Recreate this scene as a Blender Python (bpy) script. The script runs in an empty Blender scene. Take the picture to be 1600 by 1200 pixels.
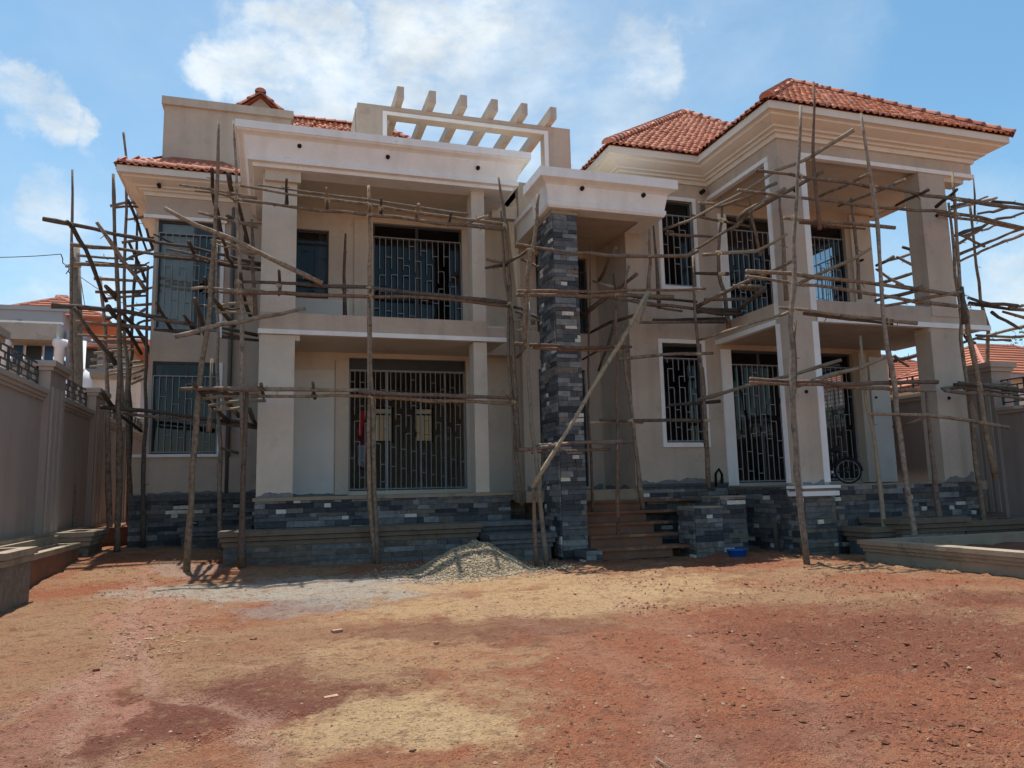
import bpy, math, random
from mathutils import Vector, Matrix, noise as mnoise
random.seed(7)
scn = bpy.context.scene
COL = scn.collection
# ------------------------------------------------------------------ camera
FPX, H = 1184.6, 1.4
YAW, PIT, ROL = (math.radians(a) for a in (17.449, 7.838, -1.343))
_f = Vector((math.sin(YAW)*math.cos(PIT), math.cos(YAW)*math.cos(PIT), math.sin(PIT)))
_r0 = Vector((math.cos(YAW), -math.sin(YAW), 0)); _u0 = _r0.cross(_f)
_r = _r0*math.cos(ROL) + _u0*math.sin(ROL); _u = -_r0*math.sin(ROL) + _u0*math.cos(ROL)
C0 = Vector((0, 0, H))
cam = bpy.data.cameras.new('camera'); camo = bpy.data.objects.new('camera', cam); COL.objects.link(camo)
cam.sensor_width = 36; cam.lens = FPX/1600*36; cam.clip_end = 3000; cam.clip_start = .05
m = Matrix((( _r.x, _u.x, -_f.x), (_r.y, _u.y, -_f.y), (_r.z, _u.z, -_f.z))).to_4x4(); m.translation = C0
camo.matrix_world = m; scn.camera = camo
def ray(x, y): return _f + _r*((x-800)/FPX) - _u*((y-600)/FPX)
def onY(x, y, Y): d = ray(x, y); return C0 + d*(Y/d.y)
def onX(x, y, X): d = ray(x, y); return C0 + d*(X/d.x)
def onZ(x, y, z=0): d = ray(x, y); return C0 + d*((z-H)/d.z)
# ------------------------------------------------------------------ light
SUN_EL, SUN_AZ = math.radians(74.3), math.radians(-9)      # azimuth from +Y, clockwise
sdir = Vector((math.sin(SUN_AZ)*math.cos(SUN_EL), math.cos(SUN_AZ)*math.cos(SUN_EL), math.sin(SUN_EL)))
sl = bpy.data.lights.new('sun', 'SUN'); sl.energy = 5.0; sl.angle = math.radians(.55); sl.color = (1, .95, .87)
so = bpy.data.objects.new('sun', sl); COL.objects.link(so); so.location = sdir*60
so.rotation_euler = sdir.to_track_quat('Z', 'Y').to_euler()
scn.view_settings.view_transform = 'Standard'; scn.view_settings.look = 'None'
scn.view_settings.exposure = 0.36; scn.view_settings.gamma = 1; scn.view_settings.use_curve_mapping = False
w = bpy.data.worlds.new('World'); scn.world = w; w.use_nodes = True
N, L = w.node_tree.nodes, w.node_tree.links
bg = N['Background']; bg.inputs[1].default_value = .15
sky = N.new('ShaderNodeTexSky'); sky.sky_type = 'NISHITA'; sky.sun_disc = False
sky.sun_elevation = SUN_EL; sky.sun_rotation = SUN_AZ; sky.air_density = 1.0; sky.dust_density = .8; sky.ozone_density = 1.0; sky.altitude = 300
tc = N.new('ShaderNodeTexCoord')
def wmath(op, a, b=None, clamp=False):
    n = N.new('ShaderNodeMath'); n.operation = op; n.use_clamp = clamp
    for i, v in enumerate((a, b)):
        if v is None: continue
        if isinstance(v, (int, float)): n.inputs[i].default_value = v
        else: L.new(v, n.inputs[i])
    return n.outputs[0]
_wn = N.new('ShaderNodeTexNoise'); L.new(tc.outputs['Generated'], _wn.inputs['Vector']); _wn.inputs['Scale'].default_value = 9; _wn.inputs['Detail'].default_value = 8; _wn.inputs['Roughness'].default_value = .62
_ws = N.new('ShaderNodeVectorMath'); _ws.operation = 'SUBTRACT'; L.new(_wn.outputs['Color'], _ws.inputs[0]); _ws.inputs[1].default_value = (.5, .5, .5)
_wm = N.new('ShaderNodeVectorMath'); _wm.operation = 'MULTIPLY_ADD'; L.new(_ws.outputs[0], _wm.inputs[0]); _wm.inputs[1].default_value = (.22, .22, .13); L.new(tc.outputs['Generated'], _wm.inputs[2])
_wd = N.new('ShaderNodeVectorMath'); _wd.operation = 'NORMALIZE'; L.new(_wm.outputs[0], _wd.inputs[0])
def wvdot(c):
    n = N.new('ShaderNodeVectorMath'); n.operation = 'DOT_PRODUCT'; L.new(_wd.outputs[0], n.inputs[0]); n.inputs[1].default_value = c
    return n.outputs['Value']
def wmap(v, a, b, c=0, d=1, mode='SMOOTHSTEP'):
    n = N.new('ShaderNodeMapRange'); n.interpolation_type = mode
    L.new(v, n.inputs[0]); n.inputs[1].default_value = a; n.inputs[2].default_value = b; n.inputs[3].default_value = c; n.inputs[4].default_value = d
    return n.outputs[0]
def wnoise(scale, detail, rough, off=(0, 0, 0), dist=0):
    mp = N.new('ShaderNodeMapping'); L.new(tc.outputs['Generated'], mp.inputs[0]); mp.inputs['Location'].default_value = off; mp.inputs['Scale'].default_value = (1, 1, 1.9)
    n = N.new('ShaderNodeTexNoise'); L.new(mp.outputs[0], n.inputs['Vector']); n.inputs['Scale'].default_value = scale
    n.inputs['Detail'].default_value = detail; n.inputs['Roughness'].default_value = rough; n.inputs['Distortion'].default_value = dist
    return n.outputs['Fac']
blobs = [(350, 95, 50, 1.), (420, 85, 75, 1.), (490, 70, 55, 1.), (480, 150, 75, .8), (570, 150, 80, .85), (640, 70, 85, 1.), (720, 20, 90, .9), (700, 120, 90, .75), (800, 90, 110, .5),
         (1012, 95, 56, .72), (1000, 62, 40, .62), (985, 85, 40, .55), (20, 165, 48, .8), (80, 190, 46, .85), (135, 213, 32, .7), (75, 330, 62, .62), (180, 375, 40, .5), (60, 440, 60, .4),
         (1575, 440, 60, .85), (1540, 490, 70, .6), (1600, 480, 60, .8), (900, 200, 140, .42), (20, 488, 50, .65), (150, 470, 42, .7)]
acc = None
for (x, y, r, a) in blobs:
    c = ray(x, y).normalized(); e = ray(x+r*1.45, y).normalized()
    v = wmap(wvdot(c), c.dot(e), 1.0, 0, a)
    acc = v if acc is None else wmath('MAXIMUM', acc, v)
n1 = wnoise(10.5, 10, .6, (3.1, 1.7, 0), .25); n2 = wnoise(1.6, 3, .5, (9.2, 4.4, 2)); n3 = wnoise(30, 8, .62, (5, 2, 0), .2)
gen = wmap(n2, .58, .85, 0, .6)
nn = wmath('ADD', wmath('MULTIPLY', wmath('SUBTRACT', n1, .5), 2.3), wmath('MULTIPLY', wmath('SUBTRACT', n3, .5), 1.0))
dens = wmath('MULTIPLY', wmath('MAXIMUM', acc, gen), wmath('ADD', nn, 1.05))
alpha = wmap(dens, .10, 1.5, 0, .97)
veil = wmath('MULTIPLY', wmap(wnoise(1.1, 5, .6, (1, 8, 3), .5), .38, .74), .30)
hz_ = None
for (x, y, r, a) in ((720, 60, 330, .42), (900, 180, 300, .36), (520, 120, 260, .34), (1500, 430, 260, .30), (90, 420, 220, .25), (1150, 60, 260, .2)):
    c = ray(x, y).normalized(); v = wmap(wvdot(c), c.dot(ray(x+r, y).normalized()), 1.0, 0, a); hz_ = v if hz_ is None else wmath('MAXIMUM', hz_, v)
veil = wmath('MAXIMUM', veil, wmath('MULTIPLY', hz_, wmap(n1, .25, .7, .55, 1.15)))
alpha = wmath('SUBTRACT', 1.0, wmath('MULTIPLY', wmath('SUBTRACT', 1.0, alpha), wmath('SUBTRACT', 1.0, veil)))
shade = wmap(wnoise(9, 6, .6, (3.0, 1.72, .05)), .3, .7, .80, 1.06)
cm = N.new('ShaderNodeVectorMath'); cm.operation = 'SCALE'; cm.inputs[0].default_value = (4.7, 5.05, 5.25); L.new(shade, cm.inputs['Scale'])
hs = N.new('ShaderNodeHueSaturation'); hs.inputs['Hue'].default_value = .482; hs.inputs['Saturation'].default_value = 1.16; hs.inputs['Value'].default_value = .9; L.new(sky.outputs[0], hs.inputs['Color'])
mx = N.new('ShaderNodeMix'); mx.data_type = 'RGBA'; L.new(alpha, mx.inputs['Factor']); L.new(hs.outputs[0], mx.inputs['A']); L.new(cm.outputs[0], mx.inputs['B'])
L.new(mx.outputs['Result'], bg.inputs[0])
# ------------------------------------------------------------------ materials
MAT = {}
def mat(name, col, rough=.85, var=.12, scale=3., bump=.0, bscale=60., col2=None, spots=None, rnd=0., metal=0., stretch=None, streak=None):
    m = bpy.data.materials.new(name); m.use_nodes = True; n, l = m.node_tree.nodes, m.node_tree.links
    b = n['Principled BSDF']; b.inputs['Roughness'].default_value = rough; b.inputs['Metallic'].default_value = metal
    b.inputs['Specular IOR Level'].default_value = .3
    t = n.new('ShaderNodeTexCoord'); vec = t.outputs['Object']
    if stretch:
        mp = n.new('ShaderNodeMapping'); l.new(vec, mp.inputs[0]); mp.inputs['Scale'].default_value = stretch; vec = mp.outputs[0]
    def noise(sc, det=6, ro=.6):
        q = n.new('ShaderNodeTexNoise'); l.new(vec, q.inputs['Vector']); q.inputs['Scale'].default_value = sc; q.inputs['Detail'].default_value = det; q.inputs['Roughness'].default_value = ro
        return q.outputs['Fac']
    def mixc(f, a, bb, mode='MIX'):
        q = n.new('ShaderNodeMix'); q.data_type = 'RGBA'; q.blend_type = mode
        for k, v in (('Factor', f), ('A', a), ('B', bb)):
            if isinstance(v, (int, float)): q.inputs[k].default_value = v
            elif isinstance(v, tuple): q.inputs[k].default_value = (*v, 1)
            else: l.new(v, q.inputs[k])
        return q.outputs['Result']
    def ramp(f, a, bb, lo=0, hi=1):
        q = n.new('ShaderNodeMapRange'); l.new(f, q.inputs[0]); q.inputs[1].default_value = a; q.inputs[2].default_value = bb; q.inputs[3].default_value = lo; q.inputs[4].default_value = hi
        return q.outputs[0]
    c = mixc(ramp(noise(scale), .3, .7), tuple(x*(1-var) for x in col), tuple(min(1, x*(1+var)) for x in (col2 or col)))
    c = mixc(ramp(noise(scale*9, 4), .35, .65, 0, var), c, tuple(x*.55 for x in col))
    if spots: c = mixc(ramp(noise(spots[1], 5, .7), spots[2], spots[2]+.08, 0, spots[3]), c, spots[0])
    if streak:
        mp = n.new('ShaderNodeMapping'); l.new(t.outputs['Object'], mp.inputs[0]); mp.inputs['Scale'].default_value = (3.2, 3.2, .22)
        q = n.new('ShaderNodeTexNoise'); l.new(mp.outputs[0], q.inputs['Vector']); q.inputs['Scale'].default_value = 1.; q.inputs['Detail'].default_value = 5
        c = mixc(ramp(q.outputs['Fac'], .5, .75, 0, .5), c, streak)
    if rnd:
        oi = n.new('ShaderNodeObjectInfo'); q = n.new('ShaderNodeHueSaturation'); l.new(c, q.inputs['Color'])
        l.new(ramp(oi.outputs['Random'], 0, 1, 1-rnd, 1+rnd), q.inputs['Value']); c = q.outputs[0]
        w2 = n.new('ShaderNodeMath'); w2.operation = 'FRACT'; w3 = n.new('ShaderNodeMath'); w3.operation = 'MULTIPLY'; w3.inputs[1].default_value = 7.31
        l.new(oi.outputs['Random'], w3.inputs[0]); l.new(w3.outputs[0], w2.inputs[0]); l.new(ramp(w2.outputs[0], 0, 1, 1-rnd*.6, 1+rnd*.6), q.inputs['Saturation'])
    l.new(c, b.inputs['Base Color'])
    if bump:
        q = n.new('ShaderNodeBump'); q.inputs['Strength'].default_value = bump; q.inputs['Distance'].default_value = .02
        l.new(noise(bscale, 4), q.inputs['Height']); l.new(q.outputs[0], b.inputs['Normal'])
    MAT[name] = m; return m
mat('plaster', (.50, .425, .345), .92, .10, 1.1, .45, 26, spots=((.33, .275, .225), 1.9, .58, .4), streak=(.34, .28, .23))
mat('plaster_pale', (.60, .535, .445), .9, .09, 1.0, .4, 26, spots=((.45, .395, .325), 2.2, .58, .4), streak=(.50, .44, .36))
mat('primer', (.66, .66, .62), .9, .05, 1.3, .15, 40, spots=((.5, .48, .43), 1.8, .6, .35))
mat('cream', (.70, .665, .59), .85, .05, 1.5, .15, 50, spots=((.52, .48, .42), 2.4, .62, .4))
mat('white', (.80, .81, .80), .8, .06, 2, .1, 50, spots=((.6, .58, .52), 4, .62, .5), streak=(.62, .6, .55))
mat('wallgrey', (.36, .30, .262), .92, .07, .8, .25, 40, streak=(.22, .18, .165))
mat('wallgrey_trim', (.40, .34, .295), .9, .06, 1.2, .2, 40)
mat('concrete', (.315, .255, .185), .95, .14, 2.5, .4, 40, spots=((.17, .14, .11), 3, .55, .6))
mat('concrete_dark', (.175, .138, .10), .95, .16, 3, .4, 40, spots=((.09, .07, .055), 3, .55, .6)); mat('concrete_red', (.19, .105, .07), .95, .18, 3, .4, 40, spots=((.25, .1, .05), 2.2, .5, .7))
mat('step_red', (.20, .098, .06), .95, .2, 3, .4, 40, spots=((.35, .2, .12), 3, .55, .6))
SC = {'stone_navy': (.072, .079, .085), 'stone_slate': (.115, .121, .123), 'stone_grey': (.20, .205, .20), 'stone_brown': (.155, .138, .115), 'stone_black': (.042, .048, .055), 'stone_pale': (.56, .54, .465)}
for k, c in SC.items(): mat(k, c, .6, .34 if k != 'stone_pale' else .12, 9, 1., 38, rnd=.3, spots=(tuple(min(1, x*1.9+.02) for x in c), 11, .6, .5))
mat('mortar', (.05, .052, .055), .95, .2, 8, .3, 60)
mat('tile', (.62, .225, .125), .75, .16, 6, .3, 60, spots=((.2, .075, .045), 9, .6, .6), rnd=.22)
mat('tile_far', (.47, .19, .115), .8, .15, 1.2, .2, 20, spots=((.3, .1, .055), 1.5, .58, .5))
mat('ridge', (.44, .165, .11), .8, .2, 5, .3, 50, spots=((.16, .075, .06), 7, .55, .6), rnd=.2)
def wood(n_, c, c2): mat(n_, c, .9, .3, 14, .6, 30, col2=c2, spots=(tuple(x*.35 for x in c), 5, .56, .65), rnd=.28)
wood('pole_grey', (.185, .135, .096), (.25, .195, .145)); wood('pole_dark', (.085, .066, .053), (.105, .083, .067))
wood('pole_red', (.165, .10, .072), (.18, .125, .092)); wood('pole_pale', (.30, .245, .175), (.26, .215, .16))
mat('fibre', (.42, .34, .22), .95, .2, 20)
mat('gravel', (.27, .215, .15), .95, .3, 10, rnd=0)
mat('bar', (.30, .32, .335), .5, .1, 6)
mat('bar_dark', (.06, .065, .07), .5, .1, 6)
mat('frame_dark', (.05, .055, .06), .45, .1, 6)
mat('hole', (.01, .01, .01), .9, 0)
mat('rubber', (.02, .02, .022), .7, .1, 8); mat('chrome', (.55, .55, .56), .3, .05, 8, metal=.9)
mat('blue', (.015, .10, .42), .4, .08, 5); mat('redcloth', (.42, .035, .03), .9, .15, 6); mat('maroon', (.14, .02, .04), .9, .15, 6); mat('greycloth', (.22, .24, .28), .9, .15, 6)
mat('room', (.30, .27, .22), .95, .1, 1.2); mat('pipe', (.13, .125, .12), .6, .1, 4)
mat('leaf', (.05, .11, .03), .8, .35, 2, rnd=.2); mat('bark', (.12, .09, .06), .95, .2, 6, .5, 30)
mat('farwall', (.62, .58, .5), .9, .06, .7); mat('farcream', (.62, .54, .36), .9, .06, .7); mat('fargrey', (.33, .34, .36), .9, .08, .6); mat('farblue', (.03, .10, .24), .25, .15, 1); mat('fardark', (.03, .035, .04), .4, .1, 2)
mat('brick', (.38, .2, .12), .95, .2, 8, .4, 40); mat('clod', (.21, .085, .05), .95, .35, 5); mat('clod_pale', (.36, .235, .15), .95, .25, 6)
mat('soil_dark', (.17, .075, .045), .95, .3, 5, .6, 25)
def glassmat(name, tint, gl, base):
    m = bpy.data.materials.new(name); m.use_nodes = True; n, l = m.node_tree.nodes, m.node_tree.links
    n.remove(n['Principled BSDF']); o = n['Material Output']
    t = n.new('ShaderNodeBsdfTransparent'); t.inputs[0].default_value = (*tint, 1); g = n.new('ShaderNodeBsdfGlossy'); g.inputs['Roughness'].default_value = .03
    g.inputs['Color'].default_value = (.9, .9, .88, 1)
    fr = n.new('ShaderNodeLayerWeight'); fr.inputs[0].default_value = gl; mxs = n.new('ShaderNodeMixShader')
    ad = n.new('ShaderNodeMath'); ad.operation = 'MAXIMUM'; ad.inputs[1].default_value = base; l.new(fr.outputs['Fresnel'], ad.inputs[0]); l.new(ad.outputs[0], mxs.inputs[0]); l.new(t.outputs[0], mxs.inputs[1]); l.new(g.outputs[0], mxs.inputs[2]); l.new(mxs.outputs[0], o.inputs[0])
    MAT[name] = m
glassmat('glass', (.34, .36, .38), .2, .03); glassmat('glass_corner', (.55, .6, .6), .25, .06)
# ground soil: patches laid down in the yard
def soil():
    m = bpy.data.materials.new('soil'); m.use_nodes = True; n, l = m.node_tree.nodes, m.node_tree.links
    b = n['Principled BSDF']; b.inputs['Roughness'].default_value = .95; b.inputs['Specular IOR Level'].default_value = .15
    t = n.new('ShaderNodeTexCoord'); P = t.outputs['Object']
    def noise(sc, det=8, ro=.62, dist=0.):
        q = n.new('ShaderNodeTexNoise'); l.new(P, q.inputs['Vector']); q.inputs['Scale'].default_value = sc; q.inputs['Detail'].default_value = det; q.inputs['Roughness'].default_value = ro; q.inputs['Distortion'].default_value = dist
        return q
    def ramp(f, a, bb, lo=0, hi=1):
        q = n.new('ShaderNodeMapRange'); q.interpolation_type = 'SMOOTHSTEP'; l.new(f, q.inputs[0]); q.inputs[1].default_value = a; q.inputs[2].default_value = bb; q.inputs[3].default_value = lo; q.inputs[4].default_value = hi
        return q.outputs[0]
    def mixc(f, a, bb):
        q = n.new('ShaderNodeMix'); q.data_type = 'RGBA'
        for k, v in (('Factor', f), ('A', a), ('B', bb)):
            if isinstance(v, (int, float)): q.inputs[k].default_value = v
            elif isinstance(v, tuple): q.inputs[k].default_value = (*v, 1)
            else: l.new(v, q.inputs[k])
        return q.outputs['Result']
    # wobbly coordinates for patch outlines
    wob = n.new('ShaderNodeVectorMath'); wob.operation = 'SCALE'; wob.inputs['Scale'].default_value = 3.0
    sub = n.new('ShaderNodeVectorMath'); sub.operation = 'SUBTRACT'; sub.inputs[1].default_value = (.5, .5, .5); l.new(noise(.8, 10, .68).outputs['Color'], sub.inputs[0]); l.new(sub.outputs[0], wob.inputs[0])
    add = n.new('ShaderNodeVectorMath'); add.operation = 'ADD'; l.new(P, add.inputs[0]); l.new(wob.outputs[0], add.inputs[1]); PW = add.outputs[0]
    RAG = noise(2.8, 12, .72).outputs['Fac']
    def patch(x, y, rx, ry, soft=.6):
        s = n.new('ShaderNodeVectorMath'); s.operation = 'SUBTRACT'; l.new(PW, s.inputs[0]); s.inputs[1].default_value = (x, y, 0)
        d = n.new('ShaderNodeVectorMath'); d.operation = 'MULTIPLY'; l.new(s.outputs[0], d.inputs[0]); d.inputs[1].default_value = (1/rx, 1/ry, 0)
        k = n.new('ShaderNodeVectorMath'); k.operation = 'LENGTH'; l.new(d.outputs[0], k.inputs[0])
        j = n.new('ShaderNodeMath'); j.operation = 'MULTIPLY_ADD'; l.new(RAG, j.inputs[0]); j.inputs[1].default_value = 1.5; l.new(k.outputs['Value'], j.inputs[2])
        return ramp(j.outputs[0], 1.75+soft*.35, 1.75-soft*.35)
    def pxp(px, py): v = onZ(px, py, .03); return v.x, v.y
    red, sand, dark, grey, pink, tan = (.475, .172, .09), (.76, .51, .275), (.27, .10, .066), (.60, .56, .475), (.60, .29, .20), (.53, .315, .175)
    c = mixc(ramp(noise(.55, 9, .6).outputs['Fac'], .38, .62), red, tan)
    c = mixc(ramp(noise(.23, 6).outputs['Fac'], .52, .66, 0, .8), c, dark)
    for (px, py, rx, ry, col, a) in [(120, 960, 1.6, 2.0, tan, .75), (60, 1010, 1.2, 1.4, tan, .6), (420, 1010, 1.6, 1.3, tan, .55), (330, 1110, .75, .55, dark, .8), (480, 1075, .8, .9, dark, .75), (150, 1130, .9, .8, dark, .75), (230, 960, .35, 2.3, pink, .8), (170, 1080, .22, 1.0, pink, .8), (640, 1010, 1.1, .9, sand, .5), (760, 975, 1.4, .8, dark, .65),
            (840, 990, .7, .4, dark, .6), (720, 1100, .9, .85, sand, .9), (600, 1140, .5, .45, sand, .8), (880, 1080, .6, .9, tan, .7), (1010, 1040, .45, 1.6, tan, .75), (1150, 1030, 1.7, 1.8, red, .8), (1400, 1050, 2.6, 2.4, red, .9), (1200, 1120, 1.0, .6, dark, .45), (1450, 1000, 1.6, 1.2, dark, .6), (950, 1120, .5, .5, red, .6), (1330, 960, 2.2, .8, dark, .4),
            (850, 935, 2.6, 1.1, sand, .8), (1000, 910, 1.4, .9, sand, .85), (400, 915, 1.9, 1.0, grey, .75), (520, 925, 1.6, .8, grey, .8), (640, 905, 1.3, .6, grey, .75), (470, 945, .9, .5, (.42, .42, .40), .55), (300, 895, .5, .8, grey, .4), (780, 905, 1.7, .8, sand, .8), (60, 1130, .35, .9, pink, .6)]:
        x, y = pxp(px, py); f = patch(x, y, rx, ry, .8)
        mm = n.new('ShaderNodeMath'); mm.operation = 'MULTIPLY'; l.new(f, mm.inputs[0]); mm.inputs[1].default_value = a; c = mixc(mm.outputs[0], c, col)
    at = n.new('ShaderNodeAttribute'); at.attribute_name = 'wash'; wm_ = n.new('ShaderNodeMath'); wm_.operation = 'MULTIPLY'; wm_.inputs[1].default_value = .75; l.new(at.outputs['Fac'], wm_.inputs[0]); c = mixc(wm_.outputs[0], c, (.62, .36, .255))
    c = mixc(ramp(noise(4.5, 10, .74).outputs['Fac'], .50, .64, 0, .55), c, (.22, .085, .052))
    c = mixc(ramp(noise(13, 8, .75).outputs['Fac'], .54, .64, 0, .6), c, (.16, .062, .04))  # dark speckle painted in for the shadowed sides of small clods
    c = mixc(ramp(noise(7, 9, .72).outputs['Fac'], .52, .66, 0, .5), c, (.52, .33, .19))
    c = mixc(ramp(noise(16, 6, .7).outputs['Fac'], .52, .70, 0, .45), c, (.43, .29, .19))
    c = mixc(ramp(noise(38, 4, .7).outputs['Fac'], .53, .68, 0, .85), c, (.11, .05, .034))
    v = n.new('ShaderNodeTexVoronoi'); l.new(P, v.inputs['Vector']); v.inputs['Scale'].default_value = 26
    c = mixc(ramp(v.outputs['Distance'], .13, .06, 0, .3), c, (.46, .34, .24))
    l.new(c, b.inputs['Base Color'])
    bp = n.new('ShaderNodeBump'); bp.inputs['Strength'].default_value = 1.; bp.inputs['Distance'].default_value = .075
    h = n.new('ShaderNodeMath'); h.operation = 'ADD'; l.new(noise(22, 6, .7).outputs['Fac'], h.inputs[0]); l.new(noise(70, 3).outputs['Fac'], h.inputs[1]); l.new(h.outputs[0], bp.inputs['Height']); l.new(bp.outputs[0], b.inputs['Normal'])
    MAT['soil'] = m
soil()
# ------------------------------------------------------------------ mesh helpers
class MB:
    def __init__(s): s.v, s.f, s.m, s.sm = [], [], [], False
    def quad(s, a, b, c, d, mi=0): k = len(s.v); s.v += [tuple(a), tuple(b), tuple(c), tuple(d)]; s.f.append((k, k+1, k+2, k+3)); s.m.append(mi)
    def tri(s, a, b, c, mi=0): k = len(s.v); s.v += [tuple(a), tuple(b), tuple(c)]; s.f.append((k, k+1, k+2)); s.m.append(mi)
    def hexa(s, p, mi=0):     # 8 corners: bottom 4 ccw, top 4 ccw
        k = len(s.v); s.v += [tuple(q) for q in p]
        for q in ((0, 3, 2, 1), (4, 5, 6, 7), (0, 1, 5, 4), (1, 2, 6, 5), (2, 3, 7, 6), (3, 0, 4, 7)): s.f.append(tuple(k+i for i in q)); s.m.append(mi)
        return s
    def box(s, x0, x1, y0, y1, z0, z1, mi=0):
        return s.hexa([(x0, y0, z0), (x1, y0, z0), (x1, y1, z0), (x0, y1, z0), (x0, y0, z1), (x1, y0, z1), (x1, y1, z1), (x0, y1, z1)], mi)
    def bar(s, a, b, wd, mi=0):
        a, b = Vector(a), Vector(b); d = (b-a).normalized(); up = Vector((0, 0, 1)) if abs(d.z) < .9 else Vector((0, 1, 0))
        x = d.cross(up).normalized()*wd/2; y = x.cross(d).normalized()*wd/2
        return s.hexa([a-x-y, a+x-y, a+x+y, a-x+y, b-x-y, b+x-y, b+x+y, b-x+y], mi)
    def tube(s, pts, rad, n=8, mi=0, cap=True):
        pts = [Vector(p) for p in pts]; k0 = len(s.v); prev = None
        for i, p in enumerate(pts):
            d = (pts[min(i+1, len(pts)-1)]-pts[max(i-1, 0)]).normalized()
            if prev is None: prev = d.cross(Vector((0, 0, 1)) if abs(d.z) < .9 else Vector((0, 1, 0))).normalized()
            x = (prev - d*prev.dot(d)).normalized(); prev = x; y = d.cross(x); r = rad[i] if isinstance(rad, (list, tuple)) else rad
            for j in range(n): a = 2*math.pi*j/n; s.v.append(tuple(p + x*math.cos(a)*r + y*math.sin(a)*r))
        for i in range(len(pts)-1):
            for j in range(n): s.f.append((k0+i*n+j, k0+i*n+(j+1) % n, k0+(i+1)*n+(j+1) % n, k0+(i+1)*n+j)); s.m.append(mi)
        if cap: s.f.append(tuple(k0+j for j in range(n))[::-1]); s.m.append(mi); e = k0+(len(pts)-1)*n; s.f.append(tuple(e+j for j in range(n))); s.m.append(mi)
        return s
    def mesh(s, name, mats, smooth=False):
        me = bpy.data.meshes.new(name); me.from_pydata(s.v, [], s.f)
        for q in mats: me.materials.append(MAT[q])
        if len(mats) > 1: me.polygons.foreach_set('material_index', s.m)
        if smooth: me.polygons.foreach_set('use_smooth', [True]*len(me.polygons))
        me.update(); return me
    def build(s, name, mats, parent=None, smooth=False):
        return link(name, s.mesh(name, [mats] if isinstance(mats, str) else list(mats), smooth), parent)
def link(name, data, parent=None):
    o = bpy.data.objects.new(name, data); COL.objects.link(o)
    if parent is not None:
        o.parent = parent
        if parent.parent is None: o.matrix_parent_inverse = Matrix.Translation(-parent.location)
    return o
def thing(name, label, cat, loc=(0, 0, 0), group=None):
    o = bpy.data.objects.new(name, None); COL.objects.link(o); o.location = loc; o.empty_display_size = .2
    return tag(o, label, cat, group)
def tag(o, label=None, cat=None, group=None, kind=None):
    if label: o['label'] = label
    if cat: o['category'] = cat
    if group: o['group'] = group
    if kind: o['kind'] = kind
    return o
def B(name, mats, parent, *boxes):
    q = MB()
    for b in boxes: q.box(*b)
    return q.build(name, mats, parent)
def wallY(Y0, Y1, x0, x1, z0, z1, ops, mi=0, q=None):
    """wall in a plane of constant Y from Y0 (front) to Y1 with rectangular openings (x0,x1,z0,z1)"""
    return _wall(lambda u, t, z: (u, t, z), Y0, Y1, x0, x1, z0, z1, ops, mi, q)
def wallX(X0, X1, y0, y1, z0, z1, ops, mi=0, q=None):
    return _wall(lambda u, t, z: (t, u, z), X0, X1, y0, y1, z0, z1, ops, mi, q)
def _wall(F, t0, t1, u0, u1, z0, z1, ops, mi, q):
    q = q or MB(); us = sorted({u0, u1, *[max(u0, min(u1, o[i])) for o in ops for i in (0, 1)]}); zs = sorted({z0, z1, *[o[i] for o in ops for i in (2, 3)]})
    solid = lambda u, z: u0 < u < u1 and z0 < z < z1 and not any(o[0] < u < o[1] and o[2] < z < o[3] for o in ops)
    for i in range(len(us)-1):
        for j in range(len(zs)-1):
            a, b, c, d = us[i], us[i+1], zs[j], zs[j+1]; um, zm = (a+b)/2, (c+d)/2
            if not solid(um, zm): continue
            q.quad(F(a, t0, c), F(b, t0, c), F(b, t0, d), F(a, t0, d), mi); q.quad(F(b, t1, c), F(a, t1, c), F(a, t1, d), F(b, t1, d), mi)
            if not solid(a-1e-4, zm): q.quad(F(a, t1, c), F(a, t0, c), F(a, t0, d), F(a, t1, d), mi)
            if not solid(b+1e-4, zm): q.quad(F(b, t0, c), F(b, t1, c), F(b, t1, d), F(b, t0, d), mi)
            if not solid(um, c-1e-4): q.quad(F(a, t1, c), F(b, t1, c), F(b, t0, c), F(a, t0, c), mi)
            if not solid(um, d+1e-4): q.quad(F(a, t0, d), F(b, t0, d), F(b, t1, d), F(a, t1, d), mi)
    return q
def moulding(path, prof, q=None, caps=True, mi=0):
    """extrude profile (outward, z) along a path of (x,y); outward is the right-hand side"""
    q = q or MB(); P = [Vector(p) for p in path]; nn = []
    for i in range(len(P)-1): d = (P[i+1]-P[i]).normalized(); nn.append(Vector((d.y, -d.x)))
    off = []
    for i in range(len(P)):
        if i == 0: o = nn[0]
        elif i == len(P)-1: o = nn[-1]
        else: s = nn[i-1]+nn[i]; o = s*(2/s.length_squared) if s.length > .1 else nn[i]
        off.append(o)
    pt = lambda i, k: (P[i].x+off[i].x*prof[k][0], P[i].y+off[i].y*prof[k][0], prof[k][1])
    for i in range(len(P)-1):
        for k in range(len(prof)-1): q.quad(pt(i, k), pt(i+1, k), pt(i+1, k+1), pt(i, k+1), mi)
    if caps:
        for i in (0, len(P)-1):
            k0 = len(q.v); q.v += [pt(i, k) for k in range(len(prof))] ; q.f.append(tuple(range(k0, len(q.v)))); q.m.append(mi)
    return q
GX = [(-1, 15, .24)]
def gz(x, y):
    def ss(a, b, t): t = max(0, min(1, (t-a)/(b-a))); return t*t*(3-2*t)
    return .32*ss(4.5, -2.5, x)*ss(12.2, 18, y) if x < 4.5 else 0.
def _pl(*pts): return [onZ(px, py, .02).to_2d() for px, py in pts]
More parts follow.
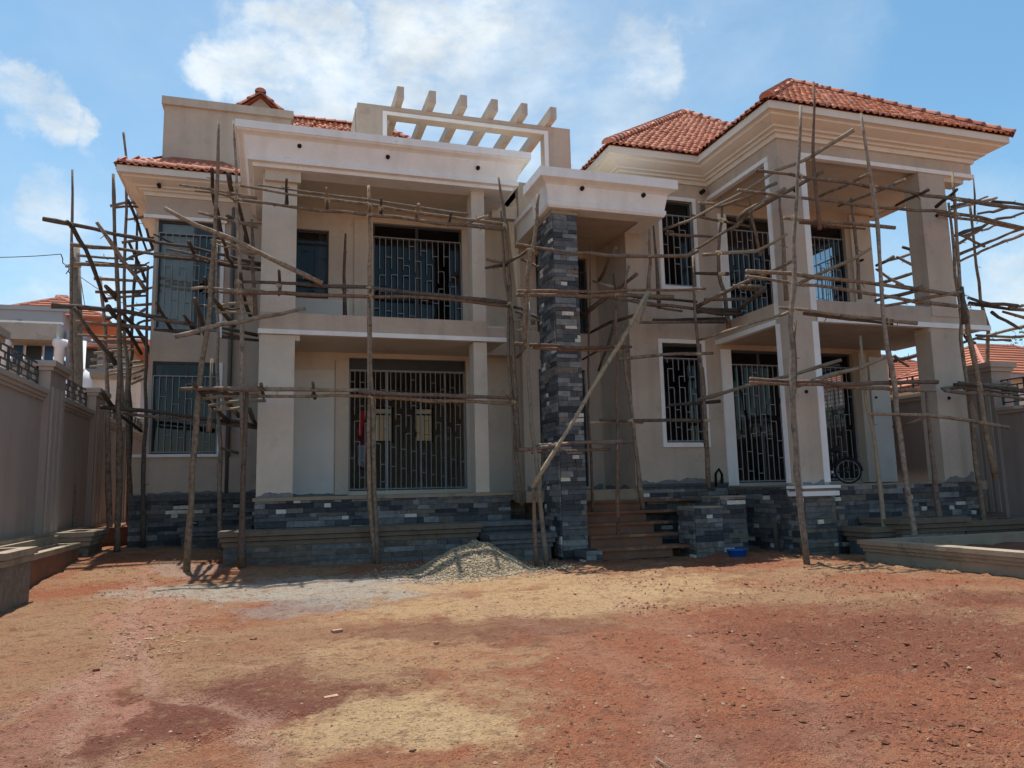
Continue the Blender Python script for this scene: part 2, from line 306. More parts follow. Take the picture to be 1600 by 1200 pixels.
CHAN = [(_pl((225, 900), (205, 960), (200, 1010), (150, 1050), (60, 1095), (-40, 1130)), .10, .035), (_pl((200, 1010), (240, 1060), (300, 1090), (390, 1110), (400, 1150), (460, 1210)), .07, .028), (_pl((150, 1050), (120, 1110), (100, 1170), (60, 1230)), .05, .022), (_pl((240, 1030), (330, 1045), (420, 1040), (520, 1030)), .06, .018),
        (_pl((620, 885), (800, 960), (1010, 1060), (1120, 1230)), .16, .018), (_pl((900, 890), (1020, 960), (1250, 1080), (1400, 1230)), .16, .018), (_pl((250, 1150), (160, 1180), (130, 1210)), .05, .025)]
FOOT = [(onZ(px, py, .02).to_2d(), a_) for px, py, a_ in ((320, 1152, .3), (335, 1142, .4), (885, 1170, 1.2), (900, 1110, 1.3), (470, 1112, .5), (440, 1118, .2), (1250, 985, .7), (870, 1190, 1.1), (920, 1060, 1.4), (930, 1010, 1.5), (640, 1060, .4), (1010, 985, 1.4), (745, 1165, .3), (1300, 930, 1.), (560, 1030, .2))]
def _seg(p, a, b): d = b-a; t = max(0, min(1, (p-a).dot(d)/d.length_squared)); return (p-a-d*t).length
CH = [0.]
def gzn(x, y):
    CH[0] = 0.
    z = gz(x, y) + .04*(mnoise.fractal(Vector((x*.6, y*.6, 1.3)), 1., 2., 4)) + .022*mnoise.fractal(Vector((x*2.6, y*2.6, 4.1)), 1., 2., 6)
    rough = max(0, min(1, (x-2.2-.075*y)/2.0)); p = Vector((x, y))
    t = mnoise.noise(Vector((x*5.5, y*5.5, 9)))+.6*mnoise.noise(Vector((x*12, y*12, 3)))+.3*mnoise.noise(Vector((x*25, y*25, 3)))
    z += rough*.062*max(0, t-.08)
    z += .017*max(0, mnoise.noise(Vector((x*9, y*9, 21)))+.4*mnoise.noise(Vector((x*20, y*20, 2))))
    wob = Vector((mnoise.noise(Vector((x*2, y*2, 30))), mnoise.noise(Vector((x*2, y*2, 40)))))*.18
    for pts, wd, dp in CHAN:
        for i in range(len(pts)-1):
            d = _seg(p+wob, pts[i], pts[i+1])
            if d < wd*2.5: CH[0] = max(CH[0], math.exp(-(d/(wd*1.15))**2)*(1 if wd < .12 else .35)); z -= dp*math.exp(-(d/wd)**2)*.7; z += dp*.35*math.exp(-((d-wd*1.7)/(wd*.6))**2)
    for c, a_ in FOOT:
        q_ = p-c
        if q_.length < .25: u = q_.x*math.cos(a_)+q_.y*math.sin(a_); v = -q_.x*math.sin(a_)+q_.y*math.cos(a_); e = (u/.13)**2+(v/.05)**2; z -= .03*math.exp(-e*e) - .012*math.exp(-((e-2)/.8)**2)
    return z
# ------------------------------------------------------------------ ground
ATT = []
def chan_att(o): o.data.attributes.new('wash', 'FLOAT', 'POINT').data.foreach_set('value', ATT[:len(o.data.vertices)]); return o
def grid(x0, x1, y0, y1, st, fz):
    nx, ny = int((x1-x0)/st)+1, int((y1-y0)/st)+1; q = MB(); ATT.clear()
    for j in range(ny):
        for i in range(nx):
            x, y = x0+i*st, y0+j*st; e = min(x-x0, x1-x, y-y0, y1-y)
            q.v.append((x, y, fz(x, y) - (.12 if e < st*.6 else 0))); ATT.append(CH[0])
    for j in range(ny-1):
        for i in range(nx-1): a = j*nx+i; q.f.append((a, a+1, a+nx+1, a+nx)); q.m.append(0)
    return q
g = chan_att(grid(-3.2, 8.5, 1.8, 7.6, .034, gzn).build('ground', 'soil', smooth=True)); tag(g, 'rough red earth in the foreground of the yard', 'ground', kind='structure')
g = chan_att(grid(-5.5, 18, 7.4, 15.2, .07, gzn).build('ground', 'soil', smooth=True)); tag(g, 'red and sandy bare earth of the building yard', 'ground', kind='structure')
g = grid(-12, 24, 15.05, 40, .5, lambda x, y: gz(x, y)-.01).build('ground', 'soil', smooth=True); tag(g, 'bare earth running back beside the house', 'ground', kind='structure')
q = MB(); q.quad((-900, -900, -.12), (900, -900, -.12), (900, 900, -.12), (-900, 900, -.12)); g = q.build('terrain', 'soil'); tag(g, 'wide flat earth reaching the horizon', 'terrain', kind='structure')
# ------------------------------------------------------------------ house shell
ZF = 1.33
HOUSE = thing('house', 'two storey beige plastered house still under construction with red tiled roofs', 'house', (5.5, 18, 0))
T, TX0, TX1 = 12.5, 9.78, 14.95      # tower front, left, right
MW = 15.15                           # wall behind the tower balcony
PY, PB = 15.85, 17.8                 # porch front, porch back wall
HX, HY = 5.55, 16.8                  # hall
# --- openings
d1g, d1u = (10.15, 11.75, 1.40, 4.50), (10.25, 11.75, 5.0, 7.80)
d2g, d2u = (12.2, 13.6, 1.40, 4.50), (12.35, 13.7, 5.0, 7.80)
ng, nu = (8.34, 9.36, 2.33, 4.60), (8.5, 9.33, 5.95, 8.02)
wallY(MW, MW+.23, 7.55, 14.5, .1, 8.45, [d1g, d1u, d2g, d2u, ng, nu]).build('wall', 'plaster', HOUSE)
wallX(7.55, 7.78, MW+.23, 24, .1, 8.45, []).build('wall', 'plaster', HOUSE)
wallX(14.27, 14.5, MW+.23, 23, .1, 8.45, [(16.3, 18.3, 1.9, 4.3), (16.3, 18.6, 5.5, 7.75)]).build('wall', 'plaster', HOUSE)
wallY(23, 23.2, 7.78, 14.27, .1, 8.45, []).build('wall', 'plaster', HOUSE)
hd, hu = (5.95, 7.15, 1.4, 4.2), (5.95, 7.3, 5.1, 7.0)
wallY(HY, HY+.23, HX, 7.55, .1, 8.72, [hd, hu]).build('wall', 'plaster', HOUSE)
wallX(HX, HX+.23, HY+.23, 24, .1, 8.72, []).build('wall', 'plaster_pale', HOUSE)
pg, pw, pd = (1.62, 4.42, 1.42, 4.52), (.36, 1.13, 5.9, 7.56), (2.17, 4.37, 5.0, 7.86)
wallY(PB, PB+.23, -.34, HX, .1, 8.6, [pg, pw, pd]).build('wall', 'plaster_pale', HOUSE)
B('primed_panel', 'primer', HOUSE, (.36, 1.30, PB-.012, PB, ZF+.02, 4.2)); B('primed_panel', 'primer', HOUSE, (.36, 1.6, PB-.012, PB, 5.0, 5.88))
B('door_jamb', 'plaster_pale', HOUSE, (1.31, 1.61, PB-.06, PB, ZF+.02, 4.45)); B('door_jamb', 'plaster_pale', HOUSE, (1.72, 2.15, PB-.05, PB, 4.9, 7.9))
wallX(-.34, -.1, 16.35, PB, ZF, 8.5, []).build('wall', 'plaster', HOUSE)
wg, wu = (-2.72, -1.29, 2.36, 4.50), (-2.72, -1.33, 5.24, 7.9)
wallY(18.9, 19.13, -2.8, -.1, .2, 9.2, [wg, wu]).build('wall', 'plaster', HOUSE)
wallX(-2.8, -2.57, 19.13, 24.2, .2, 8.6, [(19.2, 20.5, 2.36, 4.5), (19.2, 20.5, 5.24, 7.9)]).build('wall', 'plaster', HOUSE)
B('wall', 'plaster', HOUSE, (-3.0, -.35, 18.78, 18.9, 1.42, 2.28)); B('window_sill', 'white', HOUSE, (-3.04, -1.18, 18.72, 18.95, 2.28, 2.345))
B('lintel_band', 'plaster', HOUSE, (-3.0, -.35, 18.84, 18.9, 7.98, 8.46)); B('white_band', 'white', HOUSE, (-3.03, -1.2, 18.80, 18.91, 7.90, 7.98))
B('window_surround', 'white', HOUSE, (-1.29, -1.21, 18.87, 18.90, 2.345, 4.5)); B('window_surround', 'white', HOUSE, (-1.33, -1.25, 18.87, 18.90, 5.1, 7.9))
wallY(24, 24.2, -2.57, HX, .1, 8.6, [(2.98, 3.58, 2.93, 4.05), (4.28, 4.88, 2.93, 4.05)]).build('wall', 'room', HOUSE)
wallX(1.0, 1.15, PB+.3, 24, 4.86, 8.3, []).build('wall', 'room', HOUSE)
wallY(20.0, 20.1, -2.56, -1.9, 4.86, 8.2, []).build('wall', 'primer', HOUSE)
B('reflection_board', 'primer', HOUSE, (-2.64, -1.95, 19.02, 19.05, 5.3, 7.84))  # pale board added behind the glass, standing in for the pane's reflection
# floors, ceilings
B('floor', 'concrete', HOUSE, (-2.56, -.1, 19.14, 24, 1.1, ZF)); B('floor', 'concrete', HOUSE, (-.1, HX, 18.04, 24, 1.1, ZF)); B('floor', 'concrete', HOUSE, (7.79, 14.26, MW+.24, 23, 1.1, ZF)); B('floor', 'concrete', HOUSE, (HX+.24, 7.54, HY+.24, 24, 1.1, ZF))
B('floor_slab', 'room', HOUSE, (-2.56, -.1, 19.14, 24, 4.62, 4.85)); B('floor_slab', 'room', HOUSE, (-.1, HX-.01, 18.04, 24, 4.62, 4.85)); B('floor_slab', 'room', HOUSE, (7.79, 14.26, MW+.24, 23, 4.62, 4.85)); B('floor_slab', 'room', HOUSE, (HX+.24, 7.54, HY+.24, 24, 4.62, 4.85))
B('ceiling', 'room', HOUSE, (-2.56, -.1, 19.14, 24, 8.2, 8.4)); B('ceiling', 'room', HOUSE, (-.1, HX-.01, 18.04, 24, 8.2, 8.4)); B('ceiling', 'room', HOUSE, (7.79, 14.26, MW+.24, 23, 8.2, 8.4)); B('ceiling', 'room', HOUSE, (HX+.24, 7.54, HY+.24, 24, 8.2, 8.5))
# --- tower
B('column', 'plaster', HOUSE, (TX0, 10.42, T, T+.42, ZF, 8.14)); B('column', 'plaster', HOUSE, (13.32, 14.12, T, T+.42, ZF, 4.6)); B('column', 'plaster', HOUSE, (13.42, 14.14, T, T+.42, 4.86, 8.12))
B('white_trim', 'white', HOUSE, (10.30, 10.44, T-.02, T+.43, ZF+.05, 4.60)); B('white_trim', 'white', HOUSE, (10.30, 10.44, T-.02, T+.43, 4.72, 8.1))
B('white_trim', 'white', HOUSE, (TX0-.02, TX0+.12, T+.32, T+.44, ZF+.05, 4.60)); B('white_trim', 'white', HOUSE, (TX0-.02, TX0+.12, T+.32, T+.44, 4.72, 8.1))
B('corbel', 'plaster_pale', HOUSE, (13.30, 14.3, T+.02, T+.40, 4.5, 4.605)); B('corbel', 'plaster_pale', HOUSE, (14.13, 14.75, T+.05, T+.40, 7.98, 8.10))
B('balcony_slab', 'plaster', HOUSE, (TX0+.02, TX1, T+.03, MW, 4.62, 4.85)); B('balcony_upstand', 'plaster', HOUSE, (10.44, TX1, T+.02, T+.2, 4.71, 5.06)); B('balcony_upstand', 'plaster', HOUSE, (TX0+.005, TX0+.17, T+.44, MW, 4.71, 5.06)); B('balcony_upstand', 'plaster', HOUSE, (TX1-.17, TX1-.002, T+.2, MW, 4.852, 5.06))
B('white_trim', 'white', HOUSE, (10.44, TX1+.05, T-.03, T+.1, 4.60, 4.705)); B('white_trim', 'white', HOUSE, (TX0-.03, TX0+.1, T+.44, MW, 4.60, 4.705))
B('beam', 'plaster', HOUSE, (TX0, TX1, T, T+.3, 8.14, 8.5)); B('beam', 'plaster', HOUSE, (TX0, TX0+.3, T+.3, MW, 8.14, 8.5)); B('beam', 'plaster', HOUSE, (TX1-.3, TX1, T+.3, MW+.3, 8.14, 8.5))
B('white_trim', 'white', HOUSE, (10.30, TX1+.05, T-.03, T+.1, 8.10, 8.19)); B('white_trim', 'white', HOUSE, (TX0-.03, TX0+.1, T+.32, MW, 8.10, 8.19))
B('ceiling', 'plaster_pale', HOUSE, (TX0+.3, TX1-.3, T+.3, MW, 8.16, 8.3))
B('porch_floor', 'concrete', HOUSE, (TX0+.1, 14.5, T+.05, MW, 1.15, ZF))
B('white_trim', 'white', HOUSE, (9.86, 10.13, MW-.03, MW, ZF+.02, 4.5)); B('door_jamb', 'plaster_pale', HOUSE, (13.62, 13.85, MW-.2, MW, ZF+.02, 4.5)); B('primed_panel', 'primer', HOUSE, (13.9, 14.45, MW-.22, MW, ZF+.02, 4.4))
B('white_trim', 'white', HOUSE, (10.0, 10.23, MW-.03, MW, 4.9, 7.8)); B('primed_panel', 'plaster_pale', HOUSE, (13.85, 14.48, MW-.04, MW, 4.9, 8.1))
for (a, b, c, d) in (ng, nu): B('window_surround', 'white', HOUSE, (a-.09, a, MW-.035, MW+.02, c-.1, d+.09), (b, b+.09, MW-.035, MW+.02, c-.1, d+.09), (a, b, MW-.035, MW+.02, d, d+.09), (a, b, MW-.035, MW+.02, c-.1, c))
COR = [(0, 8.44), (.05, 8.44), (.06, 8.5), (.07, 8.53), (.13, 8.53), (.14, 8.57), (.17, 8.585), (.22, 8.585), (.24, 8.62), (.33, 8.655), (.45, 8.71), (.46, 8.745), (.50, 8.76), (.56, 8.765), (.56, 8.925), (0, 8.93)]
moulding([(7.55, 22), (7.55, MW), (TX0, MW), (TX0, T), (TX1, T), (TX1, 17.5)], COR).build('cornice', 'cream', HOUSE)
# --- porch
B('column', 'plaster_pale', HOUSE, (-.34, .35, PY, PY+.5, ZF, 4.6)); B('column', 'plaster_pale', HOUSE, (-.34, .35, PY, PY+.5, 4.86, 8.1))
B('column', 'plaster_pale', HOUSE, (4.12, 4.42, PY, PY+.4, ZF, 4.6)); B('column', 'plaster_pale', HOUSE, (4.12, 4.42, PY, PY+.4, 4.86, 8.1))
B('corbel', 'plaster_pale', HOUSE, (-.3, .45, PY+.02, PY+.48, 4.5, 4.615)); B('corbel', 'plaster_pale', HOUSE, (-.3, .42, PY-.1, PY+.48, 7.85, 8.1))
B('balcony_slab', 'plaster_pale', HOUSE, (-.34, 4.86, PY+.02, PB, 4.63, 4.85)); B('balcony_upstand', 'plaster', HOUSE, (-.345, 4.43, PY-.02, PY+.15, 4.715, 5.07)); B('balcony_upstand', 'plaster', HOUSE, (4.43, 4.86, PY, PY+.15, 4.715, 4.98))
B('white_trim', 'white', HOUSE, (-.37, 4.90, PY-.05, PY+.05, 4.62, 4.715))
B('ceiling', 'plaster_pale', HOUSE, (-.34, 4.9, PY+.05, PB, 8.10, 8.3)); B('porch_floor', 'concrete', HOUSE, (-.34, HX, PY+.03, PB, 1.15, ZF))
moulding([(-.34, 18.8), (-.34, PY), (4.85, PY), (4.85, PB)], [(-.3, 8.08), (.2, 8.08), (.21, 8.15), (.30, 8.17), (.31, 8.25), (.27, 8.28), (.39, 8.64), (.43, 8.67), (.50, 8.70), (.52, 8.73), (.54, 8.73), (.54, 8.89), (-.3, 8.89)]).build('cornice', 'white', HOUSE)
B('roof_deck', 'concrete', HOUSE, (-.3, 4.8, PY+.1, 19, 8.5, 8.8))
def vents(pts, Y, r=.045):
    for (x, y) in pts:
        p = onY(x, y, Y); q = MB(); q.tube([(p.x, p.y-.012, p.z), (p.x, p.y+.1, p.z)], r, 12); q.build('vent_hole', 'hole', HOUSE)
vents([(468, 228), (606, 245), (747, 262)], PY-.36); vents([(248, 289)], 18.5); vents([(910, 294), (1006, 304.5)], 13.9); vents([(1242, 298), (1260, 612)], T-.01, .035); vents([(1464, 337), (1483, 622)], T-.01, .035); vents([(1348, 406), (1369, 621)], MW-.23, .03)
# --- entrance canopy and column
CX0, CY0, CX1 = 5.38, 14.1, 7.83
moulding([(CX0, 14.9), (CX0, CY0), (CX1, CY0), (CX1, MW)], [(-.3, 7.12), (.10, 7.12), (.13, 7.17), (.14, 7.24), (.11, 7.27), (.17, 7.58), (.22, 7.62), (.30, 7.66), (.34, 7.68), (.34, 7.88), (-.3, 7.88)]).build('canopy', 'white', HOUSE)
B('canopy_slab', 'plaster', HOUSE, (CX0+.05, CX1-.05, CY0+.05, HY, 7.14, 7.8)); B('canopy_beam', 'cream', HOUSE, (CX0-.06, CX0+.2, 14.95, 16.3, 7.1, 7.5)); B('canopy_beam', 'white', HOUSE, (CX0-.12, CX0+.2, 14.95, 16.32, 7.5, 7.6))
B('entrance_column', 'mortar', HOUSE, (5.40, 5.93, CY0+.03, 15.05, 0, 7.13)); ECOL = bpy.data.objects['entrance_column']
B('column_capital', 'concrete', HOUSE, (5.375, 5.955, CY0-.005, 15.07, 7.02, 7.13))
B('beam', 'plaster', HOUSE, (4.86, HX, PB-.35, PB, 4.62, 5.0)); B('beam', 'plaster_pale', HOUSE, (4.9, HX, 16.9, 17.1, 7.9, 8.2))
# --- left parapet, gablet, pergola
B('parapet', 'plaster', HOUSE, (-2.74, .25, 19.14, 19.4, 8.6, 10.9)); B('parapet_coping', 'plaster', HOUSE, (-2.79, .30, 19.05, 19.45, 10.9, 11.1))
wallY(HY, HY+.28, 1.68, 6.97, 8.72, 10.36, [(2.36, 6.27, 8.80, 10.14)]).build('pergola_frame', 'plaster', HOUSE)
wallY(HY-.03, HY-.002, 2.26, 6.37, 8.74, 10.22, [(2.36, 6.27, 8.70, 10.14)]).build('white_trim', 'white', HOUSE)
B('pergola_side_beam', 'plaster', HOUSE, (6.0, 6.27, HY+.28, 21, 8.75, 9.05)); B('pergola_side_wall', 'plaster', HOUSE, (1.66, 1.94, HY+.28, 20, 8.6, 10.36))
for x in (2.62, 3.37, 4.12, 4.88, 5.63, 6.38):
    B('pergola_beam', 'plaster', HOUSE, (x-.08, x+.08, HY-.42, 20.6, 10.365, 10.66))
B('pergola_back_beam', 'plaster', HOUSE, (1.7, 6.97, 20.3, 20.55, 10.05, 10.36)); B('pergola_post', 'plaster', HOUSE, (6.7, 6.95, 20.3, 20.55, 8.7, 10.05))
B('hall_roof', 'concrete', HOUSE, (HX, 7.55, HY+.23, 24, 8.5, 8.7))
# --- stairs
zs = [(.22, 13.55, 5.95, 7.84), (.44, 13.95, 5.95, 7.84), (.66, 14.28, 5.96, 7.84), (.88, 14.6, 5.96, 8.9), (1.1, 14.85, 5.96, 8.95)]
for i, (z, y, a, b) in enumerate(zs):
    B('step', 'concrete_red', HOUSE, (a, min(b, 7.5), y+.05, HY, z-.22, z-.055)); B('tread', 'step_red', HOUSE, (a-(.07 if i == 0 else 0), b+(.03 if i == 0 else 0), y, y+.45, z-.055, z))
B('landing', 'concrete', HOUSE, (5.0, 7.54, 15.1, HY, 1.1, ZF))
# --- windows: frame with grille and glass
rg = random.Random(3)
def grille(x0, x1, z0, z1, F, sp=.145, top=.32, frame=True):
    q = MB(); n = max(2, round((x1-x0)/sp)); zt = z1-top; wd = .015; dx = (x1-x0)/n
    for z in (z0+.02, zt): q.bar(F(x0, z), F(x1, z), .022)
    q.bar(F(x0, z0), F(x0, zt), .022); q.bar(F(x1, z0), F(x1, zt), .022)
    ph = rg.uniform(0, 1)
    for i in range(1, n):
        x = x0+dx*i; cuts = []; zz = z0+.18+((i*.47+ph) % 1)*.85
        while zz < zt-.15: cuts.append(zz); zz += rg.uniform(.75, 1.0)
        a = z0+.02
        for k, c in enumerate(cuts):
            q.bar(F(x, a), F(x, c), wd); q.bar(F(x-(dx if (i+k) % 2 else 0), c), F(x+(0 if (i+k) % 2 else dx), c), wd); a = c+(.14 if k % 2 else 0)
        q.bar(F(x, a), F(x, zt), wd)
    return q
def window(op, Y, th=.23, mull=(), door=False, glass='glass', bars='bar', top=.32, dep=.10):
    x0, x1, z0, z1 = op; y = Y+dep; q = MB(); f = .055
    q.box(x0+.003, x0+f, y, y+.06, z0, z1-.003); q.box(x1-f, x1-.003, y, y+.06, z0, z1-.003); q.box(x0+f, x1-f, y, y+.06, z1-f, z1-.003); q.box(x0+f, x1-f, y, y+.06, z0, z0+f)
    for m_ in mull: q.box(m_-.035, m_+.035, y+.002, y+.058, z0+f, z1-f)
    q.box(x0+f, x1-f, y+.003, y+.057, z1-top-.05, z1-top)
    fr = q.build('door' if door else 'window', 'frame_dark', HOUSE)
    grille(x0+.02, x1-.02, z0+.02, z1-.02, lambda u, z: (u, y-.04, z), top=top).build('grille', bars, fr)
    q = MB(); q.quad((x0+f, y+.03, z0+f), (x1-f, y+.03, z0+f), (x1-f, y+.03, z1-f), (x0+f, y+.03, z1-f)); q.build('glass_pane', glass, fr)
    return fr
window(ng, MW); window(nu, MW)
window(d1g, MW, mull=(10.95,), door=True); window(d1u, MW, mull=(11.0,), door=True); window(d2g, MW, door=True); window(d2u, MW, door=True)
window(hd, HY, mull=(6.5,), door=True, bars='bar_dark'); window(hu, HY, mull=(6.6,), bars='bar_dark')
# porch door: no glass, seen through to the back windows
def opendoor(op, Y, mull):
    x0, x1, z0, z1 = op; y = Y+.1; q = MB(); f = .04
    for x in (x0+.003, *mull, x1-f-.003): q.box(x, x+f, y, y+.05, z0, z1-.3)
    q.box(x0+.003, x1-.003, y+.002, y+.048, z1-.3, z1-.26); fr = q.build('door', 'bar', HOUSE)
    grille(x0+.02, x1-.02, z0+.02, z1-.02, lambda u, z: (u, y-.02, z), sp=.12, top=.28).build('grille', 'bar', fr)
    B('transom_panel', 'frame_dark', fr, (x0+.003, x1-.003, y+.01, y+.03, z1-.26, z1-.003))
opendoor(pg, PB, (2.5, 3.3, 3.9)); window(pd, PB, mull=(3.25,), door=True); window(pw, PB, bars='bar_dark', top=.3)
for o_ in ((2.98, 3.58, 2.93, 4.05), (4.28, 4.88, 2.93, 4.05)): window(o_, 24.0, glass='glass_corner', bars='bar_dark', top=.2)
window(wg, 18.9, glass='glass', mull=(-2.0,), dep=.05); window(wu, 18.9, glass='glass_corner', mull=(-1.85,), dep=.05, top=.3)
for (z0, z1) in ((2.36, 4.5), (5.24, 7.9)):
    q = MB(); q.box(-2.74, -2.69, 19.2, 19.25, z0, z1); q.box(-2.74, -2.69, 20.45, 20.5, z0, z1); q.box(-2.74, -2.69, 19.25, 20.45, z1-.05, z1); q.box(-2.74, -2.69, 19.25, 20.45, z0, z0+.05)
    fr = q.build('window', 'frame_dark', HOUSE); grille(19.22, 20.48, z0+.02, z1-.02, lambda u, z: (-2.77, u, z)).build('grille', 'bar', fr)
    q = MB(); q.quad((-2.71, 19.25, z0+.05), (-2.71, 20.45, z0+.05), (-2.71, 20.45, z1-.05), (-2.71, 19.25, z1-.05)); q.build('glass_pane', 'glass_corner' if z0 > 4 else 'glass', fr)
for (a, b, c, d) in ((16.3, 18.3, 1.9, 4.3), (16.3, 18.6, 5.5, 7.75)):
    q = MB(); q.box(14.33, 14.38, a, a+.05, c, d); q.box(14.33, 14.38, b-.05, b, c, d); q.box(14.33, 14.38, a+.05, b-.05, d-.05, d); q.box(14.33, 14.38, a+.05, b-.05, c, c+.05)
    fr = q.build('window', 'frame_dark', HOUSE); grille(a+.05, b-.05, c+.03, d-.03, lambda u, z: (14.42, u, z), sp=.16).build('grille', 'bar_dark', fr)
q = MB(); q.tube([(-1.05, 18.8, 1.45), (-1.05, 18.8, 8.3)], .05, 10); q.build('downpipe', 'pipe', HOUSE, True)
q = MB(); p = onY(1097, 300, MW-.06); q.tube([(p.x, p.y-.08, p.z), (p.x, p.y+.05, p.z)], .05, 10); q.build('vent_hole', 'hole', HOUSE)
q = MB(); q.tube([(p.x, MW-.05, 7.7), (p.x, MW-.05, 8.05)], .05, 10); q.build('downpipe', 'pipe', HOUSE, True)
q = MB(); q.tube([(9.62, 13.2, .05), (9.62, 13.2, .62), (9.58, 13.0, .72)], .05, 10); q.build('downpipe', 'pipe', HOUSE, True)
q = MB(); q.tube([(9.35, 14.85, 1.33), (9.36, 14.85, 1.62), (9.45, 14.85, 1.72), (9.52, 14.85, 1.6), (9.5, 14.85, 1.4)], .03, 8); q.build('pipe_bend', 'hole', HOUSE, True)
def smear(x0, x1, Y, z0, h, m_='smear', ax='Y'):
    q = MB(); n = max(3, int((x1-x0)/.02)); tops = [h*max(.12, .45+.5*mnoise.fractal(Vector(((x0+(x1-x0)*i/n)*3.1, Y, z0)), 1., 2., 4)) for i in range(n+1)]
    for i in range(n):
        a_, b_ = x0+(x1-x0)*i/n, x0+(x1-x0)*(i+1)/n
        F = (lambda u, z: (u, Y, z)) if ax == 'Y' else (lambda u, z: (Y, u, z))
        q.quad(F(a_, z0), F(b_, z0), F(b_, z0+tops[i+1]), F(a_, z0+tops[i]))
    return q.build('cement_smear', m_, HOUSE)
mat('smear', (.20, .205, .205), .95, .2, 6, .5, 30)
smear(TX0+.02, 10.3, T-.006, ZF-.01, .22); smear(13.34, 14.1, T-.006, ZF-.01, .26); smear(7.6, 9.75, MW-.008, 1.42, .16); smear(-.33, .34, PY-.006, ZF-.01, .14); smear(-2.7, -.4, 18.77, 1.43, .12); smear(4.44, 4.86, PY-.004, 4.93, .1, 'plaster_pale'); smear(.37, 1.6, PB-.018, ZF, .1); smear(5.6, 7.5, HY-.008, ZF, .2); smear(MW+.3, HY-.05, 7.542, ZF, .2, 'smear', 'X')
# ------------------------------------------------------------------ stone cladding
rs = random.Random(11); STONES = []      # (parent, box tuple, material)
KS = list(SC); WS = [.23, .27, .24, .08, .10, .08]
def clad(parent, axis, pos, sgn, u0, u1, z0, z1, warm=0.):
    z = z0
    while z < z1-.02:
        h = min(rs.choice((.075, .085, .1, .12)), z1-z); u = u0
        if z1-(z+h) < .04: h = z1-z
        while u < u1-.01:
            ln = rs.choice((.14, .2, .26, .32, .45, .6)); k = rs.choices(KS, WS)[0]
            if k == 'stone_pale': ln = rs.choice((.14, .2, .26)); h2 = min(h, .085)
            else: h2 = h
            if rs.random() < warm: k = 'stone_brown'
            e = min(u1, u+ln)
            if u1-e < .06: e = u1
            t = rs.uniform(.012, .034)
            a, b, c, d = u+.003, e-.003, z+.003, z+h2-.003
            lo, hi = sorted((pos, pos+sgn*t))
            STONES.append((parent, (a, b, lo, hi, c, d) if axis == 'Y' else (lo, hi, a, b, c, d), k)); u = e
        z += h
def plinth(parent, x0, x1, y0, y1, z0, z1, faces='FL', warm=.05):
    o = B('plinth', 'mortar', parent, (x0, x1, y0, y1, z0, z1))
    if 'F' in faces: clad(o, 'Y', y0, -1, x0, x1, z0, z1, warm)
    if 'L' in faces: clad(o, 'X', x0, -1, y0, y1, z0, z1, warm)
    if 'R' in faces: clad(o, 'X', x1, 1, y0, y1, z0, z1, warm)
    return o
clad(ECOL, 'Y', CY0+.03, -1, 5.40, 5.93, .05, 7.02); clad(ECOL, 'X', 5.40, -1, CY0+.03, 15.05, .05, 7.02)
plinth(HOUSE, 10.3, 14.25, T+.06, T+.6, 0, 1.30, 'FR'); plinth(HOUSE, TX0+.02, 10.3, T+.06, MW, 0, 1.30, 'L')
o = plinth(HOUSE, 9.72, 10.42, T-.1, T+.3, -.05, 1.12, 'FL', .3); B('pier_cap', 'white', HOUSE, (9.66, 10.5, T-.17, T+.3, 1.12, 1.21)); B('pier_cap', 'white', HOUSE, (9.64, 10.52, T-.19, T+.3, 1.265, 1.32)); B('pier_cap', 'concrete', HOUSE, (9.7, 10.46, T-.13, T+.3, 1.21, 1.265))
plinth(HOUSE, -.36, 4.86, PY-.06, PY+.3, .1, 1.26, 'F'); B('plinth_cap', 'concrete', HOUSE, (-.4, 4.9, PY-.1, PY+.3, 1.26, 1.325)); 
plinth(HOUSE, 4.86, 5.36, 16.3, HY, .1, 1.26, 'F'); plinth(HOUSE, 7.6, 9.76, MW-.1, MW, .1, 1.30, 'F'); B('plinth_cap', 'stone_slate', HOUSE, (7.56, 9.77, MW-.16, MW, 1.36, 1.42), (7.58, 9.77, MW-.13, MW, 1.30, 1.36))
plinth(HOUSE, -3.05, -.36, 18.7, 18.9, .2, 1.30, 'F', .1); B('plinth_cap', 'stone_slate', HOUSE, (-3.10, -.36, 18.63, 18.9, 1.30, 1.37), (-3.07, -.36, 18.67, 18.9, 1.37, 1.44))
plinth(HOUSE, 7.88, 8.5, 13.35, 13.95, -.05, .93, 'FL', .2); B('plinth_cap', 'concrete', HOUSE, (7.86, 8.52, 13.32, 13.97, .93, .96))
plinth(HOUSE, 8.54, 9.12, 13.45, 14.1, -.05, 1.12, 'FL', .15); B('plinth_cap', 'concrete', HOUSE, (8.52, 9.14, 13.42, 14.12, 1.12, 1.15))
plinth(HOUSE, 5.62, 5.95, 13.5, 14.06, -.05, .2, 'FL', .4)
def area(b):
    P = [Vector((b[i], b[2+j], b[4+k])) for i in (0, 1) for j in (0, 1) for k in (0, 1)]; xs, ys = [], []
    for p in P: d = p-C0; z = d.dot(_f); xs.append(d.dot(_r)/z); ys.append(d.dot(_u)/z)
    return (max(xs)-min(xs))*(max(ys)-min(ys))
STONES.sort(key=lambda s: -area(s[1]))
q = MB()
